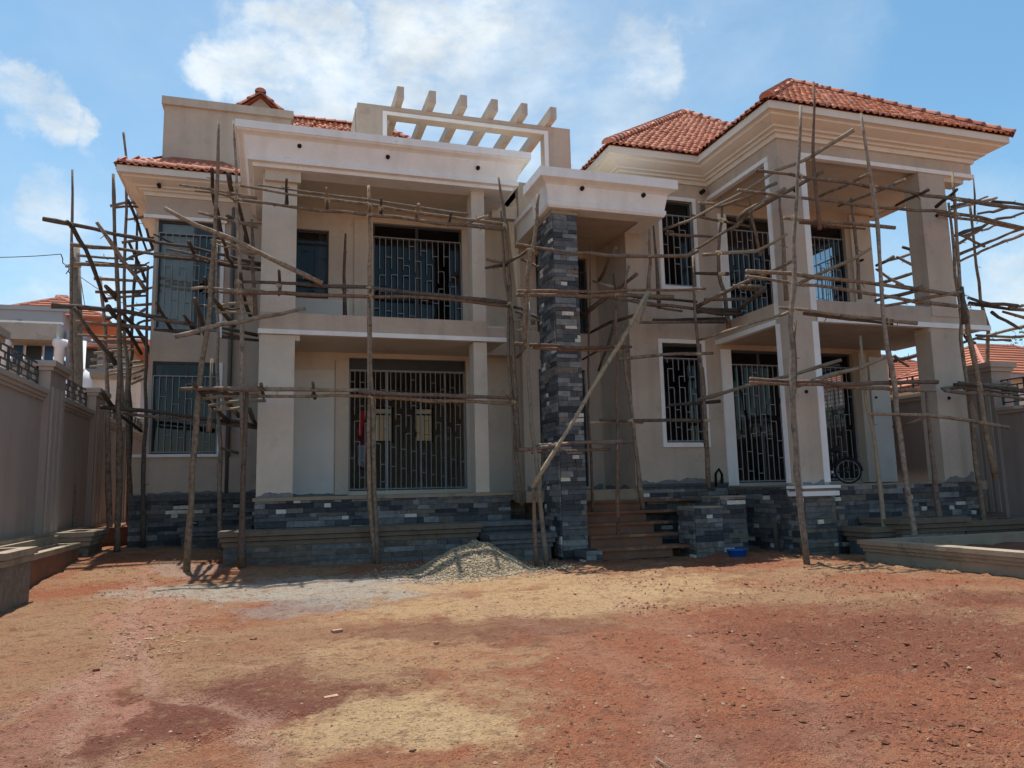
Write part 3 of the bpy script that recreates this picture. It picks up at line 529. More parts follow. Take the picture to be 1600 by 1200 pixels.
def stone_pts(b, ax):
    P_ = [[b[0], b[2], b[4]], [b[1], b[2], b[4]], [b[1], b[3], b[4]], [b[0], b[3], b[4]], [b[0], b[2], b[5]], [b[1], b[2], b[5]], [b[1], b[3], b[5]], [b[0], b[3], b[5]]]
    for p_ in P_:
        if ax == 'Y' and p_[1] == b[2]: p_[1] -= rs.uniform(-.006, .012)
        if ax == 'X' and p_[0] == b[0]: p_[0] -= rs.uniform(-.006, .012)
        p_[2] += rs.uniform(-.003, .003)
    return P_
for i, (par, b, k) in enumerate(STONES):
    ax = 'Y' if b[3]-b[2] < .06 else 'X'; P_ = stone_pts(b, ax)
    if i < 296: MB().hexa(P_).build('stone', k, par)
    else: q.hexa(P_, KS.index(k))
tag(q.build('stone_cladding', KS, HOUSE), kind='stuff')
# ------------------------------------------------------------------ roof tiles
TW, TLn = .165, .27
def tile_geo():
    pr = [(-.082, .004), (-.05, .0), (-.025, .008), (-.008, .034), (.022, .046), (.052, .034), (.075, .008), (.0865, .004)]
    v = []; 
    for (x, z) in pr: v.append((x, -.02, z+.026))
    for (x, z) in pr: v.append((x, TLn+.03, z+.002))
    for (x, z) in pr: v.append((x, -.02, z+.008))
    n = len(pr); f = [(i, i+1, n+i+1, n+i) for i in range(n-1)] + [(2*n+i, 2*n+i+1, i+1, i) for i in range(n-1)]
    return v, f
TV, TF = tile_geo(); tme = bpy.data.meshes.new('roof_tile'); tme.from_pydata(TV, [], TF); tme.materials.append(MAT['tile']); tme.polygons.foreach_set('use_smooth', [True]*len(TF)); tme.update()
rt = random.Random(5)
def slope(parent, tri, individual=0, maxs=99):
    """tri: eave-left, eave-right, apex (seen from outside)"""
    A, Bp, Cp = (Vector(p) for p in tri); u = (Bp-A).normalized(); nrm = (Bp-A).cross(Cp-A).normalized(); s = nrm.cross(u).normalized()
    wdt = (Bp-A).length; cu, cs = (Cp-A).dot(u), (Cp-A).dot(s); q = MB(); cnt = 0; rows = int(cs/TLn)+1
    base = MB(); base.tri(A-nrm*.02, Bp-nrm*.02, Cp-nrm*.02); base.build('roof_underlay', 'ridge', parent)
    for r in range(rows):
        y = r*TLn
        if y > maxs: break
        lo, hi = cu*(y+.1)/cs, wdt-(wdt-cu)*(y+.1)/cs; n = int(wdt/TW)
        for i in range(n+1):
            x = i*TW
            if x < lo-.02 or x > hi+.02: continue
            jx, jy, jz = rt.gauss(0, .005), rt.gauss(0, .008), rt.gauss(0, .004); rz = rt.gauss(0, .012)
            M = Matrix.Translation(A+u*(x+jx)+s*(y+jy)+nrm*(.004+jz)) @ Matrix(((u.x, s.x, nrm.x), (u.y, s.y, nrm.y), (u.z, s.z, nrm.z))).to_4x4() @ Matrix.Rotation(rz, 4, 'Z')
            if cnt < individual:
                o = link('roof_tile', tme, parent); o.matrix_basis = M; cnt += 1
            else:
                k = len(q.v); q.v += [tuple(M @ Vector(p)) for p in TV]; q.f += [tuple(k+j for j in f) for f in TF]; q.m += [rt.randrange(3)]*len(TF)
    if q.v: tag(q.build('roof_tiles', ('tile', 'tile_b', 'tile_c'), parent, True), kind='stuff')
mat('tile_b', (.52, .18, .10), .75, .2, 6, .3, 60, spots=((.18, .07, .045), 9, .58, .6)); mat('tile_c', (.68, .275, .155), .75, .15, 6, .3, 60, spots=((.25, .09, .05), 9, .6, .6))
def capgeo():
    v, f = [], []; n = 7
    for (y, r) in ((-.03, .15), (.05, .14), (.34, .118)):
        for i in range(n): a = math.pi*i/(n-1); v.append((-math.cos(a)*r, y, math.sin(a)*r*.85-.03))
    for i in range(n): a = math.pi*i/(n-1); v.append((-math.cos(a)*.11, -.03, math.sin(a)*.11*.85-.03))
    for j in range(2): f += [(j*n+i, j*n+i+1, (j+1)*n+i+1, (j+1)*n+i) for i in range(n-1)]
    f += [(3*n+i, 3*n+i+1, i+1, i) for i in range(n-1)]; f.append(tuple(3*n+i for i in range(n))[::-1])
    return v, f
cv, cf = capgeo(); cme = bpy.data.meshes.new('ridge_tile'); cme.from_pydata(cv, [], cf); cme.materials.append(MAT['ridge']); cme.polygons.foreach_set('use_smooth', [True]*len(cf)); cme.update()
def ridge(parent, a, b, lift=.05, mat2=None):
    a, b = Vector(a), Vector(b); d = (b-a); n = max(1, int(d.length/.31)); y = d.normalized(); x = y.cross(Vector((0, 0, 1))).normalized(); z = x.cross(y)
    for i in range(n):
        p = a+d*(i/n)+z*lift; o = link('ridge_tile', cme, parent)
        o.matrix_basis = Matrix.Translation(p) @ Matrix(((x.x, y.x, z.x), (x.y, y.y, z.y), (x.z, y.z, z.z))).to_4x4() @ Matrix.Rotation(rt.gauss(0, .02), 4, 'Z')
EZ, K = 8.932, .79
o = B('roof', 'ridge', HOUSE, (10, 14.6, 13, 17, 8.93, 8.98)); TR = o
ap = (12.36, 15.1, EZ+3.19*K); a, b = (9.17, 11.91, EZ), (15.56, 11.91, EZ)
slope(TR, (a, b, ap), 290); slope(TR, ((9.17, 19, EZ), a, ap), 0); slope(TR, (b, (15.56, 18.3, EZ), ap), 0)
ridge(TR, a, ap); ridge(TR, b, ap)
o = B('roof', 'ridge', HOUSE, (8, 14, 16, 22, 8.93, 8.98)); MR = o
a, b, ap = (6.95, 14.55, EZ), (15.0, 14.55, EZ), (11.95, 19.55, EZ+5*.78)
slope(MR, (a, b, ap), 0); slope(MR, ((6.95, 24.5, EZ), a, ap), 0); slope(MR, (b, (15, 24.5, EZ), ap), 0); slope(MR, ((15, 24.5, EZ), (6.95, 24.5, EZ), ap), 0, .1)
ridge(MR, a, ap); ridge(MR, b, ap)
# wing eave and its cornice
moulding([(-3.0, 24), (-3.0, 18.86), (-.36, 18.86)], COR).build('cornice', 'cream', HOUSE)
WR = B('roof', 'ridge', HOUSE, (-3.4, -.36, 18.45, 19.1, 8.92, 8.97))
slope(WR, ((-3.58, 18.28, EZ), (-.36, 18.28, EZ), (-1.9, 19.6, EZ+1.05)), 0, .3); slope(WR, ((-3.58, 21, EZ), (-3.58, 18.28, EZ), (-2.6, 19.3, EZ+.8)), 0, .3)
ridge(WR, (-3.52, 18.42, EZ+.06), (-.4, 18.42, EZ+.06), .04)
# back roof over the left part
BR = B('roof', 'ridge', HOUSE, (-2, 4.5, 19.7, 25, 9.8, 9.85)); z = 12.7
q0 = MB()
def roofquad(parent, A, Bp, Cp, D):
    slope(parent, (A, Bp, D)); slope_upper(parent, A, Bp, Cp, D)
def slope_upper(parent, A, Bp, Cp, D):
    A, Bp, Cp, D = map(Vector, (A, Bp, Cp, D)); u = (Bp-A).normalized(); nrm = (Bp-A).cross(D-A).normalized(); s = nrm.cross(u).normalized(); q = MB(); H_ = (D-A).dot(s)
    base = MB(); base.quad(A-nrm*.02, Bp-nrm*.02, Cp-nrm*.02, D-nrm*.02); base.build('roof_underlay', 'ridge', parent)
    for r in range(int(H_/TLn)+1):
        y = r*TLn; lo = (D-A).dot(u)*y/H_; hi = (Bp-A).dot(u) + ((Cp-Bp).dot(u))*y/H_
        i = math.ceil(lo/TW)
        while i*TW <= hi:
            M = Matrix.Translation(A+u*(i*TW+rt.gauss(0, .01))+s*(y+rt.gauss(0, .02))+nrm*(.004+rt.gauss(0, .008))) @ Matrix(((u.x, s.x, nrm.x), (u.y, s.y, nrm.y), (u.z, s.z, nrm.z))).to_4x4() @ Matrix.Rotation(rt.gauss(0, .03), 4, 'Z')
            k = len(q.v); q.v += [tuple(M @ Vector(p)) for p in TV]; q.f += [tuple(k+j for j in f) for f in TF]; q.m += [rt.randrange(3)]*len(TF); i += 1
    tag(q.build('roof_tiles', ('tile', 'tile_b', 'tile_c'), parent, True), kind='stuff')
slope_upper(BR, (-2.2, 19.7, 9.9), (6.2, 19.7, 9.9), (3.15, 22.7, z), (-.6, 22.7, z)); ridge(BR, (3.15, 22.7, z), (-.6, 22.7, z)); ridge(BR, (6.2, 19.7, 9.9), (3.15, 22.7, z))
q = MB(); q.quad((6.2, 19.7, 9.9), (6.2, 25.7, 9.9), (3.15, 22.7, z), (3.15, 22.7, z)); q.quad((-2.2, 25.7, 9.9), (-2.2, 19.7, 9.9), (-.6, 22.7, z), (-.6, 22.7, z)); q.quad((6.2, 25.7, 9.9), (-2.2, 25.7, 9.9), (-.6, 22.7, z), (3.15, 22.7, z)); q.build('roof_underlay', 'tile', BR)
GB = B('gablet', 'plaster', HOUSE, (-.95, -.15, 20.6, 22, 11.3, 11.75)); q = MB(); q.tri((-.98, 20.6, 11.75), (-.12, 20.6, 11.75), (-.55, 20.6, 12.15)); q.build('gablet_face', 'plaster', GB)
slope_upper(GB, (-1.1, 22.2, 11.75), (-1.1, 20.45, 11.75), (-.55, 20.45, 12.2), (-.55, 22.2, 12.2)); slope_upper(GB, (0, 20.45, 11.75), (0, 22.2, 11.75), (-.55, 22.2, 12.2), (-.55, 20.45, 12.2)); ridge(GB, (-.55, 20.4, 12.2), (-.55, 22, 12.2))
ridge(GB, (-1.08, 20.5, 11.77), (-.55, 20.5, 12.2), .02); ridge(GB, (-.02, 20.5, 11.77), (-.55, 20.5, 12.2), .02)
# ------------------------------------------------------------------ scaffolding of round timber poles
rp = random.Random(21)
LOW = {}
def pole(parent, name, pts, Y, r=.040, m='pole_grey', g=False, comp=False):
    """pts in photo pixels, Y: one depth or a depth for each end; g: lower end runs down to the ground"""
    n = len(pts); Ys = [Y]*n if isinstance(Y, (int, float)) else [Y[0]+(Y[1]-Y[0])*i/(n-1) for i in range(n)]
    W = [onY(x, y, yy) for (x, y), yy in zip(pts, Ys)]
    if g:
        lo = min(range(n), key=lambda i: W[i].z); zg = gz(W[lo].x, W[lo].y)-.05
        if W[lo].z > zg:
            other = W[lo-1] if lo else W[1]; d = (W[lo]-other).normalized()
            W[lo] = W[lo]+d*((W[lo].z-zg)/max(.2, -d.z)) if d.z < -.2 else Vector((W[lo].x, W[lo].y, zg))
        else: W[lo] = Vector((W[lo].x, W[lo].y, zg))
    P = []
    for i in range(n-1):
        k = max(2, int((W[i+1]-W[i]).length/.42))
        P += [W[i].lerp(W[i+1], j/k) for j in range(k)]
    P.append(W[-1]); L_ = len(P); sd = rp.uniform(0, 99); out, rad = [], []
    tp = 1 if rp.random() < .5 else -1; W[0].z += 0
    for i, p in enumerate(P):
        t = i/(L_-1); amp = .028*math.sin(math.pi*t)
        out.append(p+Vector((mnoise.noise(Vector((sd, i*.55, 0))), mnoise.noise(Vector((sd, i*.55, 7))), mnoise.noise(Vector((sd, i*.55, 13)))))*amp*2.2)
        rad.append(.78*r*(1+(.36 if name == 'upright_pole' else .16)*((-1 if W[0].z < W[-1].z else 1) if name == 'upright_pole' else tp)*(t-.5)*2)*(1+.16*mnoise.noise(Vector((sd, i*1.7, 3)))+(.22 if rp.random() < .14 else 0)))
    q = MB(); q.tube(out, rad, 8)
    for _ in range(rp.choice((0, 1, 2, 3))):       # snapped twig stubs and peeling bark
        i = rp.randrange(1, max(2, L_-1)); p = out[min(i, L_-1)]; d = Vector((rp.uniform(-1, 1), rp.uniform(-1, .3), rp.uniform(-1, .4))).normalized()
        q.tube([p, p+d*(r+rp.uniform(.03, .1))], [.011, .006], 5)
    o = q.build(name, m, parent, True)
    if name == 'ledger_pole' and not comp and rp.random() < .32:
        dy = rp.uniform(3.5, 7)*rp.choice((-1, 1)); k0, k1 = rp.uniform(0, .25), rp.uniform(.6, 1.05); (xa, ya), (xb, yb) = pts[0], pts[-1]; lp = lambda k: (xa+(xb-xa)*k, ya+(yb-ya)*k+dy*(1+.5*k))
        pole(parent, name, [lp(k0), lp((k0+k1)/2), lp(k1)], [Ys[0]+.12, Ys[-1]+.12], r*rp.uniform(.7, .95), rp.choice(('pole_grey', 'pole_grey', 'pole_dark', 'pole_pale', 'pole_red')), False, True)
    return o
def lash(parent, x, y, Y, r=.05):
    p = onY(x, y, Y); q = MB()
    for k in range(3):
        a = rp.uniform(-.6, .6); c = [p+Vector((math.cos(t)*r*1.15*math.cos(a), math.sin(t)*r*1.15, math.cos(t)*r*1.15*math.sin(a)+k*.012-.01)) for t in [2*math.pi*i/9 for i in range(10)]]
        q.tube(c, .007, 4, cap=False)
    for k in range(3): d = Vector((rp.uniform(-.6, .6), -.4, rp.uniform(-1.2, .2))).normalized(); q.tube([p-Vector((0, r, 0)), p-Vector((0, r, 0))+d*.07, p-Vector((0, r, 0))+d*.11+Vector((0, 0, -.05))], .004, 4)
    q.build('lashing', 'fibre', parent)
U, Lg, Tr, Br = 'upright_pole', 'ledger_pole', 'transom_pole', 'brace_pole'
D_, R_, P_ = 'pole_dark', 'pole_red', 'pole_pale'
# --- in front of the left porch
S = thing('scaffold', 'pole scaffold standing across the front of the two storey porch', 'scaffold', (1.5, 14.7, .2), 'timber pole scaffolds round the house')
for a in [
 (U, [(292, 887), (300, 740), (313, 600), (330, 440), (339, 297), (342, 187)], (14.6, 14.9), .055, 'pole_grey', True),
 (U, [(365, 189), (368, 263), (373, 380), (376, 560), (380, 700)], 14.75, .042), (U, [(378, 880), (381, 740), (386, 607)], 14.65, .058, R_, True),
 (U, [(576, 290), (578, 420), (576, 560), (577, 780), (584, 845)], 14.75, .052, 'pole_grey', True), (U, [(578, 470), (581, 620), (589, 866)], 14.7, .048, 'pole_grey', True),
 (U, [(779, 277), (787, 327), (793, 413), (801, 507), (803, 551), (807, 650), (810, 705)], 15.0, .05), (U, [(783, 330), (789, 430), (793, 475), (795, 560), (801, 647), (805, 700), (816, 790)], 15.1, .045),
 (U, [(393, 343), (395, 420), (400, 500)], 15.4, .045),
 (Lg, [(375, 290), (448, 303), (580, 320), (690, 338), (787, 350)], 14.6), (Lg, [(360, 309), (380, 313), (580, 337), (787, 358)], 14.62, .044),
 (Lg, [(377, 440), (460, 442), (573, 450), (690, 461), (793, 473)], 14.6, .046, D_), (Lg, [(361, 457), (440, 458), (507, 460), (593, 462), (700, 469), (797, 479)], 14.62, .042, R_),
 (Lg, [(300, 451), (340, 450), (398, 452), (414, 455)], 14.9, .032, P_), (Lg, [(282, 608), (357, 607), (412, 608)], 14.5, .052, R_),
 (Lg, [(395, 608), (470, 609), (570, 611), (605, 615)], 14.62, .045), (Lg, [(560, 611), (640, 617), (720, 621), (797, 622)], 14.55, .048, R_), (Lg, [(392, 619), (480, 620), (570, 620), (710, 626), (806, 631)], 14.68, .042),
 (Br, [(257, 325), (307, 352), (347, 369), (385, 385), (440, 412), (504, 443)], (14.3, 14.5), .056), (Lg, [(273, 526), (323, 513), (373, 503), (438, 490), (477, 482)], (14.2, 14.5), .05),
 (Lg, [(280, 289), (363, 302), (402, 310)], 14.9, .038), (Lg, [(310, 332), (350, 342), (403, 355)], 15.1, .04), (Lg, [(329, 375), (373, 386), (402, 397)], 15.2, .032, P_),
 (Lg, [(318, 477), (355, 476), (396, 474)], 15.4, .034, P_), (Lg, [(336, 488), (396, 490)], 15.4, .032, P_), (Lg, [(316, 623), (360, 619), (411, 614)], (14.9, 15.2), .036, P_), (Lg, [(326, 634), (372, 628), (415, 626)], (15, 15.3), .036, P_),
 (Br, [(301, 597), (330, 631), (356, 659)], (14.2, 17.2), .05, D_), (Br, [(347, 612), (361, 634), (373, 650)], (14.9, 17), .05, R_), (Br, [(390, 640), (397, 656), (404, 666)], (15.2, 17), .05, D_),
 (Br, [(331, 263), (332, 297), (340, 330), (348, 378)], (14.8, 17), .05, D_), (Br, [(357, 270), (364, 307), (373, 320), (388, 380)], (14.8, 17), .055, D_),
 (U, [(540, 365), (539, 430), (539, 496)], 16.8, .045, R_), (Tr, [(448, 280), (448, 319)], (14.2, 15.5), .038, D_), (Tr, [(510, 294), (511, 327)], (14.25, 15.4), .038), (Tr, [(596, 310), (595, 338)], (14.3, 15.3), .036, D_), (Tr, [(654, 320), (651, 344)], (14.3, 15.2), .036), (Tr, [(705, 332), (700, 353)], (14.3, 15.2), .036, D_), (Tr, [(762, 338), (745, 344), (729, 351)], (14.3, 14.9), .032, P_),
 (Tr, [(436, 423), (436, 460)], (14.2, 15.6), .04, D_), (Tr, [(489, 598), (492, 622)], (14.3, 15.4), .036, D_), (Tr, [(408, 600), (412, 622)], (14.3, 15.6), .036, D_), (Tr, [(376, 427), (381, 465), (393, 498)], (14.5, 16.5), .05, D_), (Tr, [(347, 373), (363, 416)], (14.9, 17), .045, D_), (Tr, [(383, 368), (391, 402)], (14.9, 16.5), .045, D_),
 (Tr, [(320, 434), (326, 453)], (14.8, 15.6), .05, D_), (Tr, [(304, 467), (312, 492), (322, 525)], (14.6, 16.8), .062, D_), (Tr, [(335, 468), (350, 489), (366, 509)], (15, 17), .05, D_), (Tr, [(355, 337), (371, 344)], (15, 15.6), .045, D_), (Tr, [(787, 610), (806, 630)], (14.5, 14.9), .05, 'pole_grey'), (Tr, [(760, 405), (785, 409), (793, 411)], 15.1, .038, R_), (Tr, [(758, 419), (793, 414)], 15.2, .038, D_)]:
    pole(S, *a)
for (x, y) in ((368, 290), (371, 312), (577, 320), (578, 337), (788, 352), (374, 441), (375, 457), (576, 450), (578, 462), (795, 474), (383, 608), (578, 612), (580, 621), (803, 628), (436, 446), (595, 325), (652, 332), (511, 312)): lash(S, x, y, 14.6)
# --- around the left wing
S = thing('scaffold', 'weathered pole scaffold wrapped round the corner window wing beside the boundary wall', 'scaffold', (-3.4, 17.5, .3), 'timber pole scaffolds round the house')
for a in [
 (U, [(113, 265), (113, 340), (112, 400), (111, 480), (112, 560)], 19.2, .05, 'pole_grey', True), (U, [(177, 272), (179, 340), (181, 400), (184, 480), (187, 600), (186, 700), (183, 855)], 17.5, .06, 'pole_grey', True), (U, [(193, 207), (197, 245), (197, 330), (194, 400), (193, 455), (198, 560), (200, 650)], 20.2, .055, 'pole_grey', True),
 (U, [(215, 328), (213, 390), (207, 497), (204, 580), (203, 660)], 22, .055, D_, True), (U, [(156, 432), (162, 488), (167, 578), (168, 640)], 20, .065, 'pole_grey', True), (U, [(231, 415), (229, 500), (228, 570), (226, 680)], 18.4, .05, D_, True), (U, [(338, 380), (340, 560), (343, 700), (344, 850)], 17.4, .05, 'pole_grey', True),
 (U, [(331, 560), (329, 640), (326, 675)], 16.6, .055), (U, [(186, 455), (188, 560), (190, 640)], 17.7, .06),
 (Lg, [(67, 342), (110, 350), (177, 365), (242, 377)], 17.4, .055, D_), (Lg, [(110, 382), (177, 388), (240, 397)], 17.6, .048), (Lg, [(121, 399), (209, 405)], 19, .04), (Lg, [(115, 412), (175, 417), (233, 420)], 18, .045), (Lg, [(147, 435), (227, 440)], 18.5, .045), (Lg, [(149, 456), (227, 455)], 18.6, .045, R_), (Lg, [(163, 467), (228, 462)], 19.5, .04), (Lg, [(193, 479), (238, 475)], 19, .04), (Lg, [(81, 477), (118, 479), (197, 489), (262, 499)], 17.4, .065, D_), (Lg, [(118, 502), (187, 508), (235, 513)], 17.7, .05, R_), (Lg, [(121, 523), (227, 527)], 18.6, .036), (Lg, [(144, 534), (215, 537)], 19.2, .04, P_), (Lg, [(147, 552), (208, 546)], 21, .042, P_), (Lg, [(142, 563), (198, 558)], 21, .042, P_), (Lg, [(140, 573), (225, 564)], 21.5, .042, P_), (Lg, [(165, 581), (228, 570)], 22, .04, P_), (Lg, [(190, 590), (228, 577)], 22, .04, P_), (Lg, [(205, 600), (230, 590)], 22, .04, P_),
 (Br, [(104, 346), (115, 357), (132, 391), (153, 443), (167, 472)], (17.2, 18), .055, D_), (Br, [(151, 347), (178, 385), (210, 430), (228, 454)], (17.1, 18), .055), (Br, [(115, 480), (143, 520), (167, 552), (181, 569)], (17.3, 18), .06, D_), (Br, [(165, 447), (183, 468)], (17, 17.8), .06, D_), (Br, [(169, 479), (187, 503), (221, 553)], (17, 19), .06, D_), (Br, [(200, 313), (215, 348), (229, 391)], (19.5, 21), .045, D_), (Br, [(229, 358), (239, 388)], (18, 19.2), .04, D_), (Br, [(202, 380), (214, 408), (228, 440)], (19, 21), .05, D_), (Br, [(161, 614), (187, 648), (221, 674)], (17, 19.5), .052, D_), (Br, [(192, 490), (212, 510), (235, 552)], (18, 20), .05, D_),
 (Lg, [(172, 322), (215, 317)], 20.2, .045), (Lg, [(180, 324), (216, 323)], 20.4, .04, R_), (Lg, [(198, 343), (224, 339)], 21, .045), (Lg, [(190, 379), (241, 371)], 20, .045), (Lg, [(188, 408), (238, 390)], (18.5, 21), .045), (Lg, [(193, 503), (227, 483)], (19, 22), .05), (Lg, [(208, 428), (240, 417)], (18.5, 21), .045), (Lg, [(168, 498), (190, 491)], (18.5, 20), .045), (Lg, [(186, 516), (240, 498)], (19, 22), .045, D_), (Lg, [(212, 460), (240, 448)], (19, 22), .045),
 (Lg, [(157, 636), (227, 642), (290, 650), (373, 659), (405, 667)], 17.5, .045, D_), (Lg, [(192, 646), (260, 652), (303, 656), (403, 668)], 17.6, .042), (Lg, [(240, 378), (295, 386), (330, 395), (373, 405), (408, 413)], 17.4, .046, D_), (Lg, [(240, 400), (303, 406), (390, 420), (408, 422)], 17.6, .045, D_), (Lg, [(240, 497), (307, 508)], 17.4, .05, 'pole_grey'), (Lg, [(240, 515), (313, 521)], 17.6, .042, D_), (Lg, [(347, 513), (403, 524)], 17.4, .045, D_), (Lg, [(347, 526), (404, 532)], 17.5, .045, D_),
 (Tr, [(295, 378), (307, 404)], (16.6, 18), .05, D_), (Tr, [(287, 492), (303, 516)], (16.8, 18.2), .05, D_), (Tr, [(245, 473), (257, 497), (270, 518)], (17, 18.6), .045, D_), (Tr, [(345, 700), (373, 708)], 16.8, .04, D_), (Lg, [(240, 366), (262, 376), (270, 381)], (18, 18.6), .03, D_)]:
    pole(S, *a)
# --- over the entrance
S = thing('scaffold', 'tangled pole scaffold round the stone clad entrance column and steps', 'scaffold', (6.5, 13.4, 0), 'timber pole scaffolds round the house')
for a in [
 (U, [(828, 472), (825, 547), (828, 633), (836, 710), (842, 763), (854, 878)], 13.25, .05, P_, True), (U, [(841, 303), (839, 340), (828, 413), (822, 460), (821, 545)], 13.4, .055), (U, [(832, 757), (835, 795), (838, 878)], 13.3, .046, R_, True),
 (U, [(1014, 358), (1015, 410), (1013, 462)], 13.5, .045), (U, [(1021, 353), (1026, 410), (1030, 482)], 14.3, .04, D_), (U, [(1083, 399), (1085, 488), (1093, 567), (1100, 620), (1103, 690), (1107, 762)], 13.7, .05), (U, [(1098, 574), (1101, 640), (1104, 700)], 13.75, .05),
 (U, [(963, 468), (963, 578), (964, 690), (966, 836)], 13.7, .042, R_), (U, [(973, 507), (975, 546), (988, 660), (1005, 795)], 14.2, .046), (U, [(924, 383), (920, 480), (919, 578), (920, 643), (925, 758), (926, 800)], 14.75, .034, R_),
 (Lg, [(807, 381), (849, 388), (899, 395), (950, 398), (1013, 401), (1072, 400), (1090, 392)], 13.4, .045), (Lg, [(809, 455), (899, 455), (1013, 454), (1080, 452), (1102, 451)], 13.35, .036, R_), (Lg, [(807, 461), (880, 461), (985, 462), (1052, 464)], 13.4, .05), (Lg, [(805, 537), (841, 540), (899, 544), (987, 542)], 13.4, .042, R_),
 (Lg, [(937, 656), (1010, 656), (1105, 658)], 13.8, .042, D_), (Lg, [(922, 661), (1005, 661)], 13.9, .036, P_), (Lg, [(811, 703), (870, 697), (916, 692), (991, 691)], 13.3, .044, R_), (Lg, [(838, 696), (900, 691), (972, 689)], 13.4, .036, P_), (Lg, [(967, 561), (1038, 554), (1080, 553), (1114, 552)], 14.2, .042), (Lg, [(1003, 504), (1080, 503), (1131, 503)], 14.4, .045),
 (Lg, [(953, 465), (1013, 475), (1082, 481), (1151, 486)], 14.2, .046), (Lg, [(988, 469), (1040, 478), (1085, 483)], 14.4, .036), (Br, [(1013, 457), (990, 497), (945, 578), (900, 650), (831, 762)], (13.2, 13.05), .052, P_), (Br, [(995, 428), (960, 457), (908, 495)], (13.6, 14.9), .05, R_), (Br, [(963, 387), (935, 440)], (14.2, 15.4), .045, R_),
 (Br, [(990, 493), (955, 503), (922, 520)], (14.2, 15.4), .045, D_), (Br, [(960, 502), (950, 540), (935, 580)], (14.2, 14.8), .04, D_), (Tr, [(958, 427), (961, 452)], 13.9, .03, D_), (Tr, [(983, 416), (977, 452)], 13.8, .032), (Lg, [(927, 439), (960, 449)], (14.6, 13.9), .032, P_), (Br, [(958, 540), (935, 548), (910, 562)], (14.2, 15.2), .036, R_), (Br, [(1012, 462), (1000, 506)], 13.15, .03, P_),
 (Tr, [(815, 405), (840, 416), (843, 417)], (14.6, 14.2), .036, D_), (Tr, [(790, 413), (812, 400), (826, 389)], (15, 13.6), .036), (Lg, [(803, 480), (820, 486), (842, 497)], (14.8, 13.9), .038, D_), (Lg, [(803, 501), (842, 500)], 14.3, .036), (Lg, [(806, 516), (838, 513)], 14.2, .034, P_), (Tr, [(808, 558), (818, 547)], (14.6, 13.8), .03)]:
    pole(S, *a)
for (x, y) in ((826, 390), (823, 457), (822, 540), (829, 700), (1014, 401), (1014, 457), (963, 543), (963, 461), (965, 692), (985, 657), (1085, 452), (1092, 553), (1104, 657)): lash(S, x, y, 13.4)
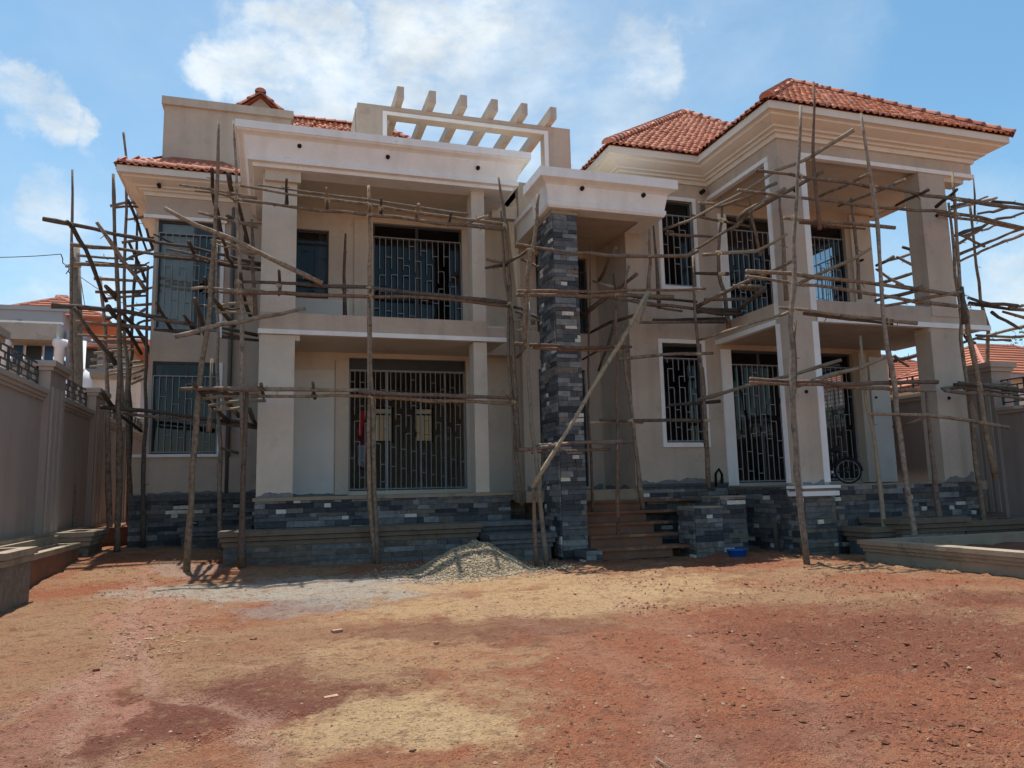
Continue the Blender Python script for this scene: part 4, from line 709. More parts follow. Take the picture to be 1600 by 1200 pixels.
# --- round the balcony tower
S = thing('scaffold', 'tall pole scaffold standing in front of the corner balcony tower', 'scaffold', (10, 11.3, 0), 'timber pole scaffolds round the house')
for a in [
 (U, [(1251, 165), (1248, 275), (1241, 380), (1239, 450), (1237, 516), (1238, 590), (1245, 737), (1261, 884)], (11.25, 11.0), .052, 'pole_grey', True), (U, [(1243, 500), (1240, 560), (1239, 615)], 11.25, .05, R_), (U, [(1271, 128), (1272, 275), (1281, 359)], 11.6, .04, R_),
 (U, [(1345, 177), (1356, 247), (1365, 310), (1374, 401), (1384, 516), (1392, 572), (1410, 718), (1432, 850)], 11.2, .05, 'pole_grey', True), (U, [(1380, 482), (1386, 540), (1394, 590)], 11.25, .05, D_), (U, [(1488, 268), (1496, 380), (1500, 450), (1509, 490), (1527, 590), (1540, 670), (1556, 748)], 11.4, .052), (U, [(1503, 448), (1508, 506)], 11.3, .06, D_),
 (U, [(1482, 317), (1490, 390), (1497, 470), (1502, 528), (1520, 663), (1537, 812)], 12.2, .05, 'pole_grey', True), (U, [(1344, 524), (1353, 627), (1373, 737), (1383, 848)], 11.9, .045, P_, True), (U, [(1447, 608), (1454, 700), (1474, 842)], 11.8, .055, R_, True),
 (U, [(1218, 307), (1221, 347), (1226, 423), (1229, 469)], 12.2, .045), (U, [(1128, 307), (1128, 346), (1122, 373), (1125, 428), (1131, 455), (1139, 512)], 14.2, .048), (U, [(1170, 310), (1177, 340), (1188, 400)], 14.3, .036), (U, [(1330, 310), (1335, 362), (1340, 420), (1344, 467)], 12.6, .042),
 (Br, [(1037, 359), (1080, 343), (1155, 303), (1215, 267), (1262, 247), (1334, 203)], (14.3, 11.0), .042, P_), (Br, [(1122, 324), (1180, 302), (1213, 286)], (13.4, 12.2), .042, P_), (Br, [(1152, 341), (1189, 315), (1227, 294)], (13, 11.9), .042, P_), (Br, [(1152, 345), (1194, 317)], (13.1, 12.3), .034, P_), (Br, [(1080, 394), (1119, 371), (1152, 352), (1177, 331), (1224, 302), (1260, 282), (1286, 268)], (13.8, 11.5), .045),
 (Lg, [(1181, 266), (1216, 270), (1251, 275), (1360, 292), (1447, 306), (1520, 314), (1600, 325), (1630, 331)], 11.4, .046), (Lg, [(1153, 297), (1207, 303), (1260, 311), (1367, 322), (1465, 331), (1530, 340), (1600, 356), (1630, 362)], 11.9, .045), (Lg, [(1092, 317), (1173, 324)], 14, .036, P_), (Lg, [(1080, 336), (1170, 354)], 14.1, .04), (Lg, [(1040, 365), (1080, 369), (1120, 371)], 14.3, .045), (Br, [(1098, 398), (1183, 392), (1230, 366)], (13.6, 11.9), .042, P_),
 (Lg, [(1225, 341), (1290, 347), (1398, 356)], 11.7, .046), (Lg, [(1166, 424), (1237, 427), (1381, 445), (1489, 460)], 11.4, .046), (Lg, [(1166, 432), (1233, 441), (1272, 446), (1360, 458), (1430, 471), (1500, 479)], 11.7, .045), (Br, [(1089, 479), (1149, 447), (1200, 427), (1238, 408)], (14, 11.7), .045), (Br, [(1244, 445), (1300, 419), (1361, 388)], (12.4, 11.1), .045, P_),
 (Br, [(1093, 531), (1144, 514), (1212, 494), (1238, 486)], (13.8, 11.6), .04, P_), (Lg, [(1217, 481), (1256, 484), (1340, 494), (1432, 505)], 11.4, .042), (Lg, [(1087, 427), (1138, 428)], 14, .05, D_), (Lg, [(1101, 468), (1170, 467)], 14, .04), (Lg, [(1089, 484), (1160, 491)], 13.9, .055, D_), (Lg, [(1089, 488), (1155, 484)], 14.1, .05, D_), (Lg, [(1089, 503), (1132, 502)], 14, .046, D_), (Br, [(1195, 450), (1176, 467), (1155, 484)], (12.6, 13.8), .055, D_), (Lg, [(1146, 446), (1190, 447)], 13, .04),
 (Br, [(1091, 625), (1137, 612), (1184, 599), (1240, 585), (1315, 562)], (13.8, 11.4), .044, P_), (Lg, [(1044, 633), (1125, 627)], 14, .042, D_), (Lg, [(1172, 592), (1245, 597), (1337, 599), (1400, 598), (1465, 597)], 11.3, .046, R_), (Lg, [(1172, 597), (1250, 602), (1350, 606), (1461, 610)], 11.5, .044), (Br, [(1245, 603), (1300, 585), (1345, 573), (1385, 557)], (11.9, 11.1), .048, P_), (Lg, [(1359, 647), (1447, 649), (1510, 657), (1576, 668)], 11.1, .042), (Br, [(1395, 667), (1447, 651)], (12.9, 12.2), .036),
 (Tr, [(1358, 272), (1318, 290), (1278, 308)], (11.1, 12.8), .04), (Tr, [(1414, 281), (1362, 302), (1310, 322)], (11.1, 13), .042, P_), (Tr, [(1450, 297), (1400, 321)], (11.1, 12.4), .042, D_), (Tr, [(1495, 296), (1463, 323)], (11.1, 12.2), .045, D_), (Tr, [(1442, 449), (1400, 462), (1368, 470)], (11.2, 12.4), .05), (Tr, [(1400, 445), (1500, 462)], 11.6, .04), (Tr, [(1382, 478), (1440, 466), (1503, 456)], (11.9, 11.3), .042)]:
    pole(S, *a)
for (x, y) in ((1249, 275), (1247, 311), (1241, 341), (1238, 428), (1238, 441), (1237, 484), (1238, 597), (1362, 293), (1366, 322), (1376, 445), (1384, 498), (1396, 600), (1491, 312), (1494, 336), (1503, 462), (1529, 600), (1512, 478), (1127, 345), (1123, 394), (1128, 428)): lash(S, x, y, 11.4)
# --- beside the tower, toward the right boundary wall
S = thing('scaffold', 'grey pole scaffold reaching from the balcony tower over the railed wall', 'scaffold', (15.5, 13, 0), 'timber pole scaffolds round the house')
for a in [
 (U, [(1514, 310), (1524, 390), (1531, 467), (1543, 513), (1544, 556)], (14.9, 14.9), .062, 'pole_grey', True), (U, [(1521, 280), (1524, 330), (1526, 345)], 13.4, .032, D_), (U, [(1606, 320), (1612, 500), (1618, 620)], 12.6, .05, 'pole_grey', True),
 (Lg, [(1487, 327), (1557, 309)], (12.6, 14), .042), (Lg, [(1528, 334), (1577, 324)], (13, 14), .042, D_), (Lg, [(1493, 368), (1560, 343), (1605, 331)], (12.6, 14), .045, D_), (Br, [(1500, 367), (1538, 385)], (12.6, 13.2), .038), (Br, [(1492, 384), (1532, 358)], (12.8, 13.6), .042), (Lg, [(1495, 399), (1533, 383), (1592, 360), (1605, 355)], (12.6, 14), .042, R_), (Lg, [(1500, 408), (1533, 393), (1605, 363)], (12.6, 14), .04, R_), (Lg, [(1465, 333), (1530, 345), (1592, 358)], 12.4, .042), (Lg, [(1550, 315), (1610, 322)], 13, .045, D_),
 (Lg, [(1513, 465), (1550, 476), (1590, 478)], 12.4, .05, D_), (Lg, [(1515, 474), (1577, 483)], 12.6, .055, D_), (Lg, [(1567, 487), (1610, 499)], 12.6, .045), (Lg, [(1577, 482), (1610, 485)], 12.4, .05), (Br, [(1550, 488), (1592, 513)], (12.6, 13.4), .045, D_), (Lg, [(1500, 537), (1540, 525), (1610, 508)], (13, 14), .045), (Lg, [(1525, 524), (1610, 525)], 13, .042), (Br, [(1507, 525), (1523, 536)], (12.6, 13), .042, D_),
 (Lg, [(1476, 610), (1530, 616), (1610, 625)], 11.9, .042), (Lg, [(1491, 601), (1550, 605), (1610, 613)], 11.8, .042, D_), (Lg, [(1472, 607), (1517, 603), (1577, 598)], 12, .042),
 (Br, [(1396, 401), (1369, 415)], 17, .06, D_), (Br, [(1425, 396), (1385, 408)], 17.5, .05), (Br, [(1401, 401), (1428, 415)], 17.2, .05), (Br, [(1369, 420), (1411, 446)], 17.2, .05), (Br, [(1432, 425), (1366, 445)], 17.4, .06, D_), (Br, [(1410, 386), (1424, 391)], 17.4, .05, D_), (Br, [(1395, 564), (1442, 552)], 17.5, .07, D_), (Br, [(1397, 556), (1420, 573)], 17.4, .05, D_), (U, [(1318, 378), (1322, 420), (1330, 470)], 19, .05, D_), (U, [(1298, 400), (1304, 470)], 19.5, .05, D_)]:
    pole(S, *a)
# ------------------------------------------------------------------ boundary walls
def railing(name_parent, y0, y1, X, z0, z1, rows=4):
    q = MB(); n = max(2, int((y1-y0)/.55)); zz = [z0+(z1-z0)*i/(rows-1) for i in range(rows)]
    for z in zz: q.bar((X, y0, z), (X, y1, z), .028)
    for i in range(n+1): y = y0+.01+(y1-y0-.02)*i/n; q.bar((X, y, z0-.06), (X, y, z1), .04)
    for i in range(n):
        for k in range(rows-1):
            y = y0+(y1-y0)*(i+.5+(.2 if k % 2 else -.2))/n; q.bar((X, y, zz[k]), (X, y, zz[k+1]), .022)
    return q.build('railing', 'frame_dark', name_parent)
LW = thing('boundary_wall', 'tall grey plastered boundary wall with fluted pillars and black railings beside the left wing', 'wall', (-4.4, 15, 0)); WX = -4.25
cp = [(0, 3.26), (.04, 3.26), (.045, 3.32), (.07, 3.33), (.075, 3.39), (.11, 3.40), (.11, 3.48), (-.3, 3.48)]
pil = [9.0, 12.95, 16.9, 20.85, 24.8, 28.75, 32.7]
for i, y in enumerate(pil):
    o = B('pillar', 'wallgrey', LW, (WX-.35, WX+.12, y-.55, y+.55, 0, 3.85))
    for k in (-.33, 0, .33): B('pillar_rib', 'wallgrey_trim', o, (WX+.12, WX+.155, y+k-.1, y+k+.1, .75, 3.55))
    moulding([(WX+.12, y-.55), (WX+.12, y+.55)][::-1] if 0 else [(WX+.12, y+.55), (WX+.12, y-.55)], [(0, 3.7)]*2, caps=False)
    B('pillar_cap', 'wallgrey_trim', LW, (WX-.4, WX+.17, y-.60, y+.60, 3.85, 3.92)); B('pillar_cap', 'wallgrey_trim', LW, (WX-.45, WX+.22, y-.65, y+.65, 3.92, 4.03))
    if i < len(pil)-1:
        a, b = y+.55, pil[i+1]-.55
        B('wall_panel', 'wallgrey', LW, (WX-.25, WX, a, b, 0, 3.26)); q = MB()
        for (o_, z0, z1) in ((.035, 3.26, 3.32), (.07, 3.32, 3.39), (.105, 3.39, 3.48)): q.box(WX-.25-o_, WX+o_, a, b, z0, z1)
        q.build('coping', 'wallgrey_trim', LW); railing(LW, a+.02, b-.02, WX-.1, 3.62, 3.98)
B('wall_footing', 'concrete', LW, (WX+.005, WX+.30, 6, 33, -.1, .70)); B('wall_footing', 'concrete', LW, (WX+.005, WX+.2, 6, 33, .70, .76))
RW = thing('boundary_wall', 'grey boundary wall with a tall pillar and black railing beyond the balcony tower', 'wall', (16.1, 13, 0)); RX = 16.0
B('wall_panel', 'wallgrey', RW, (RX, RX+.25, 14.0, 34, -.1, 3.42)); B('coping', 'wallgrey_trim', RW, (RX-.05, RX+.3, 14.0, 34, 3.42, 3.52)); B('coping', 'wallgrey_trim', RW, (RX-.09, RX+.34, 14.0, 34, 3.52, 3.60)); railing(RW, 14.05, 20, RX+.12, 3.72, 4.1); railing(RW, 20.1, 27, RX+.12, 3.72, 4.1)
B('wall_panel', 'wallgrey', RW, (RX, RX+.25, 4, 13.35, -.1, 2.84)); B('coping', 'wallgrey_trim', RW, (RX-.05, RX+.3, 4, 13.35, 2.84, 2.91)); B('coping', 'wallgrey_trim', RW, (RX-.09, RX+.34, 4, 13.35, 2.91, 2.98)); railing(RW, 9.4, 13.3, RX+.12, 3.1, 3.62, 5); railing(RW, 5, 9.3, RX+.12, 3.1, 3.62, 5)
o = B('pillar', 'wallgrey', RW, (RX-.1, RX+.5, 13.35, 14.0, -.1, 3.85)); B('pillar_cap', 'wallgrey_trim', RW, (RX-.15, RX+.55, 13.30, 14.05, 3.85, 3.94)); B('pillar_cap', 'wallgrey_trim', RW, (RX-.2, RX+.6, 13.25, 14.1, 3.94, 4.06))
for k in (13.5, 13.68, 13.85): B('pillar_rib', 'wallgrey_trim', o, (RX-.13, RX-.1, k-.05, k+.05, .6, 3.6))
KW = thing('boundary_wall', 'cream wall seen through the back windows of the house', 'wall', (4, 28, 0)); B('wall_panel', 'farcream', KW, (-4, 15.9, 28, 28.25, -.2, 5.9)); B('coping', 'farwall', KW, (-4, 15.9, 27.95, 28.3, 5.9, 6.0))
# ------------------------------------------------------------------ planters and beds
def planter(label, x0, x1, y0, y1, z0, z1, m1='stone_brown', m2='concrete', steps=3, soil_=True, clads='F'):
    t = thing('planter', label, 'planter', ((x0+x1)/2, (y0+y1)/2, z0), 'masonry planters round the house'); zl = z1-.09*steps; th = .13
    body = MB(); body.box(x0, x1, y0, y0+th, z0, zl); body.box(x0, x1, y1-th, y1, z0, zl); body.box(x0, x0+th, y0+th, y1-th, z0, zl); body.box(x1-th, x1, y0+th, y1-th, z0, zl)
    o = body.build('planter_wall', m1, t)
    k = 0
    if 'F' in clads:
        z = z0+.02
        while z < zl-.05:
            h = min(.1, zl-z); u = x0
            while u < x1-.02:
                e = min(x1, u+rs.choice((.2, .3, .45, .6))); e = x1 if x1-e < .08 else e
                B('stone', rs.choices(('stone_brown', 'stone_slate', 'stone_grey', 'stone_pale'), (.62, .24, .14, 0))[0], o, (u+.004, e-.004, y0-rs.uniform(.008, .022), y0+.01, z+.004, z+h-.004)); u = e
            z += h
    for i in range(steps):
        e = .03+.035*i; a, b = zl+.09*i, zl+.09*(i+1)-(.012 if i < steps-1 else 0); q = MB()
        q.box(x0-e, x1+e, y0-e, y0+th, a, b); q.box(x0-e, x1+e, y1-th, y1+e, a, b); q.box(x0-e, x0+th, y0+th, y1-th, a, b); q.box(x1-th, x1+e, y0+th, y1-th, a, b); q.build('coping_course', m2, t)
    if soil_: B('planter_soil', 'soil_dark', t, (x0+th, x1-th, y0+th, y1-th, z0, z1-.12))
    return t
planter('long stone planter with moulded coping running below the porch plinth', -.86, 3.9, 14.98, 15.7, .02, .73, 'stone_brown', 'concrete_dark')
planter('low moulded planter squeezed between the gravel heap and the entrance column', 4.05, 5.22, 14.3, 15.0, -.02, .52, 'stone_slate', 'stone_slate')
planter('dark moulded planter at the foot of the porch near the entrance column', 4.0, 5.2, 15.15, 15.75, 0, .74, 'stone_slate', 'stone_slate')
planter('dark moulded planter against the corner window wing', -1.85, -.55, 17.85, 18.6, .15, .72, 'stone_navy', 'stone_slate')
planter('square planter with pale coping at the end of the left boundary wall bed', -4.1, -3.25, 11.2, 12.45, -.05, .74, 'stone_brown', 'concrete', 2)
planter('low long planter wall beside the left boundary wall', -4.0, -3.55, 12.7, 16.6, -.05, .56, 'concrete_red', 'concrete', 1)
planter('flared planter with stepped moulding beside the left boundary wall', -4.05, -3.45, 16.95, 18.2, .1, .75, 'stone_brown', 'concrete')
planter('moulded planter below the balcony tower plinth beside the stone pier', 10.65, 11.3, 11.75, 12.35, -.05, .52, 'stone_slate', 'concrete_dark')
planter('wide moulded planter in the middle of the balcony tower plinth', 11.15, 12.65, 11.55, 12.4, -.05, .66, 'stone_brown', 'concrete_dark')
planter('moulded planter at the far end of the balcony tower plinth', 12.8, 14.5, 11.65, 12.4, -.05, .56, 'stone_brown', 'concrete_dark')
t = thing('garden_bed', 'raised garden bed edged by a long moulded kerb beside the yard', 'garden bed', (10, 9, 0))
prof = [(-.12, -.1), (-.12, .17), (-.15, .18), (-.15, .23), (-.18, .24), (-.18, .29), (-.21, .30), (-.21, .37), (.10, .37), (.10, -.1), (-.12, -.1)]
moulding([(9.95, 6.0), (9.95, 10.9), (15.85, 10.9)], prof).build('kerb', 'concrete', t)
q = MB(); nx = 40
for j in range(24):
    for i in range(nx):
        u, v = i/(nx-1), j/23; a = Vector((10.0, 6.0)).lerp(Vector((10.0, 10.85)), v); b = Vector((15.85, 6.0)).lerp(Vector((15.85, 10.85)), v); p = a.lerp(b, u)
        q.v.append((p.x, p.y, .2+.06*mnoise.fractal(Vector((p.x*2, p.y*2, 5)), 1., 2., 4)))
for j in range(23):
    for i in range(nx-1): k = j*nx+i; q.f.append((k, k+1, k+nx+1, k+nx)); q.m.append(0)
q.build('bed_soil', 'soil_dark', t, True)
B('soil_bank', 'soil_dark', None, (-3.94, -3.08, 19.6, 24, -.1, .72)); tag(bpy.data.objects['soil_bank'], 'bank of dark red earth between the wing and the boundary wall', 'soil bank', kind='structure')
t = thing('stone_pile', 'heap of dark rough stones at the end of the tower plinth by the boundary wall', 'stone pile', (15.2, 12.6, 0))
for i in range(26):
    x, y = rs.uniform(14.75, 15.8), rs.uniform(12.2, 13.1); r = rs.uniform(.1, .2); z = rs.uniform(0, .45); q = MB(); q.tube([(x, y, z-r*.6), (x+rs.uniform(-.03, .03), y, z-r*.2), (x, y, z+r*.4), (x, y, z+r*.7)], [r*.6, r, r*.85, r*.3], 7); q.build('rough_stone', rs.choice(('stone_brown', 'brick', 'stone_black', 'soil_dark')), t)
# ------------------------------------------------------------------ gravel heap
rh = random.Random(9); HC = Vector((3.33, 13.15)); HRX, HRY, HH = 1.08, .92, .57
def hz(x, y):
    d = math.hypot((x-HC.x)/HRX, (y-HC.y)/HRY); d *= 1+.12*mnoise.noise(Vector((math.atan2(y-HC.y, x-HC.x)*1.5, 2, 0)))
    return gz(x, y)-.03+HH*max(0, 1-d)**.92*(1+.2*mnoise.noise(Vector((x*2.6, y*2.6, 8)))+.08*mnoise.noise(Vector((x*7, y*7, 8)))) if d < 1 else gz(x, y)-.05
q = grid(HC.x-1.5, HC.x+1.5, HC.y-1.3, HC.y+1.3, .05, hz); HG = q.build('gravel_heap', 'gravel', None, True); tag(HG, 'heap of pale crushed stone aggregate in front of the porch', 'gravel heap')
mat('grav_a', (.35, .28, .185), .9, .2, 9); mat('grav_b', (.20, .165, .125), .9, .2, 9); mat('grav_c', (.43, .345, .23), .9, .2, 9)
OCT = [(0, 4, 2), (2, 4, 1), (1, 4, 3), (3, 4, 0), (2, 5, 0), (1, 5, 2), (3, 5, 1), (0, 5, 3)]
def pebble(q, p, r, mi, flat=.7, rr=rh):
    k = len(q.v); a = rr.uniform(0, 6.3); ca, sa = math.cos(a), math.sin(a); sx, sy = r*rr.uniform(.7, 1.3), r*rr.uniform(.6, 1.1)
    for (x, y, z) in ((1, 0, 0), (-1, 0, 0), (0, 1, 0), (0, -1, 0), (.2, .1, 1), (-.1, 0, -1)):
        x *= sx*rr.uniform(.8, 1.2); y *= sy*rr.uniform(.8, 1.2); q.v.append((p[0]+x*ca-y*sa, p[1]+x*sa+y*ca, p[2]+z*r*flat*rr.uniform(.7, 1.2)))
    for f in OCT: q.f.append(tuple(k+i for i in f)); q.m.append(mi)
q = MB()
for i in range(10000):
    a, d = rh.uniform(0, 6.283), math.sqrt(rh.random())*1.06 if rh.random() < .86 else rh.uniform(.9, 1.75)
    x, y = HC.x+math.cos(a)*d*HRX, HC.y+math.sin(a)*d*HRY; pebble(q, (x, y, max(hz(x, y), gzn(x, y))+.008), rh.uniform(.01, .024), rh.randrange(3))
tag(q.build('gravel_stones', ('grav_a', 'grav_b', 'grav_c'), HG), kind='stuff')
# ------------------------------------------------------------------ loose earth and rubble
q = MB(); rc = random.Random(31)
for i in range(24000):
    y = 2.6+12.2*rc.random()**1.4; x = rc.uniform(-.35*y-.3, 1.05*y+.5)
    if y > 12.2 and x > 5: continue
    rough = max(.05, min(1, (x-.3*y+.2)/2.2))
    if mnoise.noise(Vector((x*1.3, y*1.3, 2)))+.5*mnoise.noise(Vector((x*4, y*4, 2))) < rc.uniform(-.15, .6)-rough*.12: continue
    
    if rc.random() > .22+rough: continue
    r = rc.choice((.004, .005, .006, .008, .011, .016))*(1+1.0*rough*rc.random()); pebble(q, (x, y, gzn(x, y)+r*.2), r, 0 if rc.random() < (.6+.37*rough) else 1, .65, rc)
for i in range(900):      # paler scatter of chippings along the drainage line on the left
    v = onZ(rc.gauss(230, 45), rc.uniform(885, 1010), .1); r = rc.choice((.006, .008, .011, .016, .022)); pebble(q, (v.x, v.y, gzn(v.x, v.y)+r*.2), r, rc.choice((0, 1)), .5, rc)
tag(q.build('loose_earth', ('clod', 'clod_pale', 'gravel')), 'small clods and chippings strewn over the yard', 'rubble', kind='stuff')
def lump(label, px, py, sx, sy, sz, m_, rot=0., name='brick_fragment', cat='brick'):
    p = onZ(px, py, .03); z = gzn(p.x, p.y); q = MB(); pts = []
    for (a, b, c) in ((-1, -1, 0), (1, -1, 0), (1, 1, 0), (-1, 1, 0), (-1, -1, 1), (1, -1, 1), (1, 1, 1), (-1, 1, 1)):
        x, y = a*sx/2*rc.uniform(.8, 1.1), b*sy/2*rc.uniform(.8, 1.1); pts.append((p.x+x*math.cos(rot)-y*math.sin(rot), p.y+x*math.sin(rot)+y*math.cos(rot), z-.015+c*sz*rc.uniform(.8, 1.1)))
    return tag(q.hexa(pts).build(name, m_), label, cat)
lump('pale broken brick lying on the sandy earth between the gravel heap and the pink channel', 527, 979, .11, .08, .045, 'clod_pale', .3); lump('flat pale chip of plaster at the edge of the big sandy patch', 516, 1080, .1, .05, .02, 'clod_pale', .2, 'plaster_chip', 'plaster')
lump('small red brick piece lying on the dark red patch of earth', 682, 1003, .045, .035, .035, 'brick', .5); lump('brown clod of earth beside the pale broken brick', 396, 991, .06, .045, .035, 'clod', .9, 'earth_clod', 'clod'); lump('brown stone in the pink drainage channel', 150, 1044, .05, .04, .035, 'clod', .4, 'stone_lump', 'stone')
lump('small blue and white scrap of litter on the red earth', 1079, 995, .05, .03, .02, 'greycloth', .2, 'litter', 'litter'); lump('pale offcut of board lying at the foot of the entrance scaffold', 838, 883, .42, .09, .02, 'clod_pale', -.05, 'board', 'board')
lump('dark clod of earth at the edge of the sandy patch', 645, 1165, .035, .03, .025, 'soil_dark', .8, 'earth_clod', 'clod')
q = MB()
for k, pts in enumerate((((1022, 1184), (1032, 1188), (1044, 1193)), ((1016, 1194), (1022, 1200), (1026, 1206)), ((1024, 1183), (1036, 1192), (1047, 1196)))): q.tube([(onZ(*p_, .03).x, onZ(*p_, .03).y, gzn(onZ(*p_, .03).x, onZ(*p_, .03).y)+.012+.004*k) for p_ in pts], [.003, .004, .002], 5)
tag(q.build('dry_straw', 'pole_pale'), 'bent dry straws lying on the red earth', 'straw')
# ------------------------------------------------------------------ blue basin
p = onZ(1146, 872, 0); p = Vector((8.42, 12.78, 0)); q = MB(); n = 28; ring = [(.13, .0), (.15, .02), (.185, .125), (.2, .13), (.2, .142), (.178, .138), (.14, .03), (.0, .025)]
for (r, z) in ring:
    for j in range(n): a = 2*math.pi*j/n; q.v.append((p.x+math.cos(a)*r*1.1, p.y+math.sin(a)*r*.85, z+.01))
for i in range(len(ring)-1):
    for j in range(n): q.f.append((i*n+j, i*n+(j+1) % n, (i+1)*n+(j+1) % n, (i+1)*n+j)); q.m.append(0)
tag(q.build('basin', 'blue', None, True), 'blue plastic basin on the red earth beside the stone pedestal', 'basin')
# ------------------------------------------------------------------ cloth hanging behind the porch grille
def cloth(label, m_, x0, x1, y, z0, z1, lean=0):
    q = MB(); nx, nz = 10, 12
    for j in range(nz+1):
        for i in range(nx+1):
            u, v = i/nx, j/nz; ww = .75+.25*v
            q.v.append((x0+(x1-x0)*(.5+(u-.5)*ww)+lean*v, y+.035*math.sin(u*14+v*2)*(1-.5*v)+.03*mnoise.noise(Vector((u*3, v*3, x0))), z0+(z1-z0)*v+.04*math.sin(u*7)*(1-v)))
    for j in range(nz):
        for i in range(nx): k = j*(nx+1)+i; q.f.append((k, k+1, k+nx+2, k+nx+1)); q.m.append(0)
    o = q.build('hanging_cloth', m_, None, True); md = o.modifiers.new('thick', 'SOLIDIFY'); md.thickness = .012
    return tag(o, label, 'cloth', 'cloths hanging inside the porch door')
cloth('bright red cloth hanging just inside the porch grille door', 'redcloth', 1.86, 2.0, 18.3, 2.75, 3.32, .06); cloth('maroon cloth hanging behind the bright red cloth inside the porch grille door', 'maroon', 1.9, 2.25, 18.6, 1.9, 3.1); cloth('grey cloth hanging low beside the red cloth inside the porch grille door', 'greycloth', 1.86, 2.06, 18.22, 2.0, 2.5)
# ------------------------------------------------------------------ bicycle on the tower porch
bk = thing('bicycle', 'black bicycle parked behind the corner pier on the tower porch', 'bicycle', (11.98, 13.75, ZF))
ang = math.atan2(.62, -.75); ca, sa = math.cos(ang), math.sin(ang); tilt = .06
def bl(x, y, z): return (11.98+.8*(x*ca-y*sa), 13.75+.8*(x*sa+y*ca), ZF+.8*z)
def wheel(cx, nm):
    q = MB(); q.tube([bl(cx+.315*math.cos(t), .0, .34+.315*math.sin(t)) for t in [2*math.pi*i/32 for i in range(33)]], .022, 8, cap=False); wv = q.build(nm, 'rubber', bk, True)
    q = MB(); q.tube([bl(cx+.29*math.cos(t), .0, .34+.29*math.sin(t)) for t in [2*math.pi*i/32 for i in range(33)]], .011, 6, cap=False); q.build('rim', 'bar', wv, True)
    q = MB(); q.tube([bl(cx, -.05, .34), bl(cx, .05, .34)], .03, 10)
    for i in range(16): t = 2*math.pi*i/16; q.tube([bl(cx, .02*(1 if i % 2 else -1), .34), bl(cx+.285*math.cos(t), 0, .34+.285*math.sin(t))], .0022, 3)
    q.build('spokes', 'bar_dark', wv); q = MB(); q.tube([bl(cx+.36*math.cos(t), 0, .34+.36*math.sin(t)) for t in [math.radians(a_) for a_ in range(20, 181, 16)]], .016, 5); q.build('mudguard', 'rubber', wv, True)
wheel(0, 'wheel'); wheel(1.06, 'wheel')
q = MB()
for a_, b_, r_ in (((0, .0, .34), (.42, 0, .31), .012), ((0, 0, .34), (.3, 0, .76), .011), ((.42, 0, .31), (.28, 0, .86), .016), ((.42, 0, .31), (.88, 0, .66), .018), ((.3, 0, .78), (.86, 0, .82), .016), ((.86, 0, .62), (.83, 0, .95), .018), ((.87, .05, .6), (1.06, .05, .34), .011), ((.87, -.05, .6), (1.06, -.05, .34), .011)): q.tube([bl(*a_), bl(*b_)], r_, 8)
q.build('frame', 'rubber', bk, True)
q = MB(); q.tube([bl(.16, 0, .93), bl(.24, 0, .95), bl(.36, 0, .93), bl(.43, 0, .92)], [.05, .085, .045, .02], 8); q.build('saddle', 'rubber', bk, True); q = MB(); q.tube([bl(.28, 0, .84), bl(.27, 0, .93)], .013, 8); q.build('seat_post', 'chrome', bk, True)
q = MB(); q.tube([bl(.72, -.28, .98), bl(.84, -.2, 1.03), bl(.83, 0, .98), bl(.84, .2, 1.03), bl(.72, .28, .98)], .012, 8); q.build('handlebar', 'chrome', bk, True)
q = MB(); [q.tube([bl(-.28, y, .72), bl(.26, y, .74)], .008, 6) for y in (-.06, 0, .06)]; [q.tube([bl(-.18, y, .72), bl(0, y, .35)], .007, 6) for y in (-.07, .07)]; q.tube([bl(-.28, -.06, .72), bl(-.28, .06, .72)], .008, 6); q.build('rack', 'rubber', bk, True)
q = MB(); q.tube([bl(.42, -.06, .31), bl(.42, .06, .31)], .05, 12); q.tube([bl(.42, -.08, .31), bl(.30, -.08, .19)], .01, 6); q.tube([bl(.42, .08, .31), bl(.54, .08, .43)], .01, 6); q.build('crank', 'chrome', bk, True)
for (x, y, z) in ((.30, -.13, .19), (.54, .13, .43)): B('pedal', 'rubber', bk, (bl(x, y, z)[0]-.04, bl(x, y, z)[0]+.04, bl(x, y, z)[1]-.04, bl(x, y, z)[1]+.04, ZF+.8*z-.012, ZF+.8*z+.012))
# ------------------------------------------------------------------ neighbours
def pxrect(x0, y0, x1, y1, Y): a, b = onY(x0, y1, Y), onY(x1, y0, Y); return a.x, b.x, a.z, b.z
def hip(parent, x0, x1, y0, y1, z, k, ridge_x=True):
    hw = (y1-y0)/2; zr = z+hw*k; a, b = (x0+hw, (y0+y1)/2, zr), (x1-hw, (y0+y1)/2, zr); c = [(x0, y0, z), (x1, y0, z), (x1, y1, z), (x0, y1, z)]
    q = MB(); q.quad(c[0], c[1], b, a); q.quad(c[1], c[2], b, b); q.quad(c[2], c[3], a, b); q.quad(c[3], c[0], a, a); q.quad(*c[::-1]); o = q.build('roof', 'tile_far', parent)
    q = MB(); n = int(hw*math.hypot(1, k)/.36)                                   # tile courses
    for i in range(n):
        t = i/n; zz = z+hw*k*t; q.bar((x0+hw*t, y0+hw*t-.02, zz+.01), (x1-hw*t, y0+hw*t-.02, zz+.01), .07); q.bar((x0+hw*t-.02, y0+hw*t, zz+.01), (x0+hw*t-.02, y1-hw*t, zz+.01), .07)
    tag(q.build('tile_courses', 'tile_far', o), kind='stuff')
    q = MB(); [q.tube([Vector(p_), Vector(e_)], .09, 6) for p_, e_ in ((a, b), (c[0], a), (c[3], a), (c[1], b), (c[2], b))]; q.build('ridge', 'ridge', o); return o
NH = thing('house', 'grey two storey neighbour house with white columns and blue windows beyond the left wall', 'house', (-15, 38, 0)); Y = 38
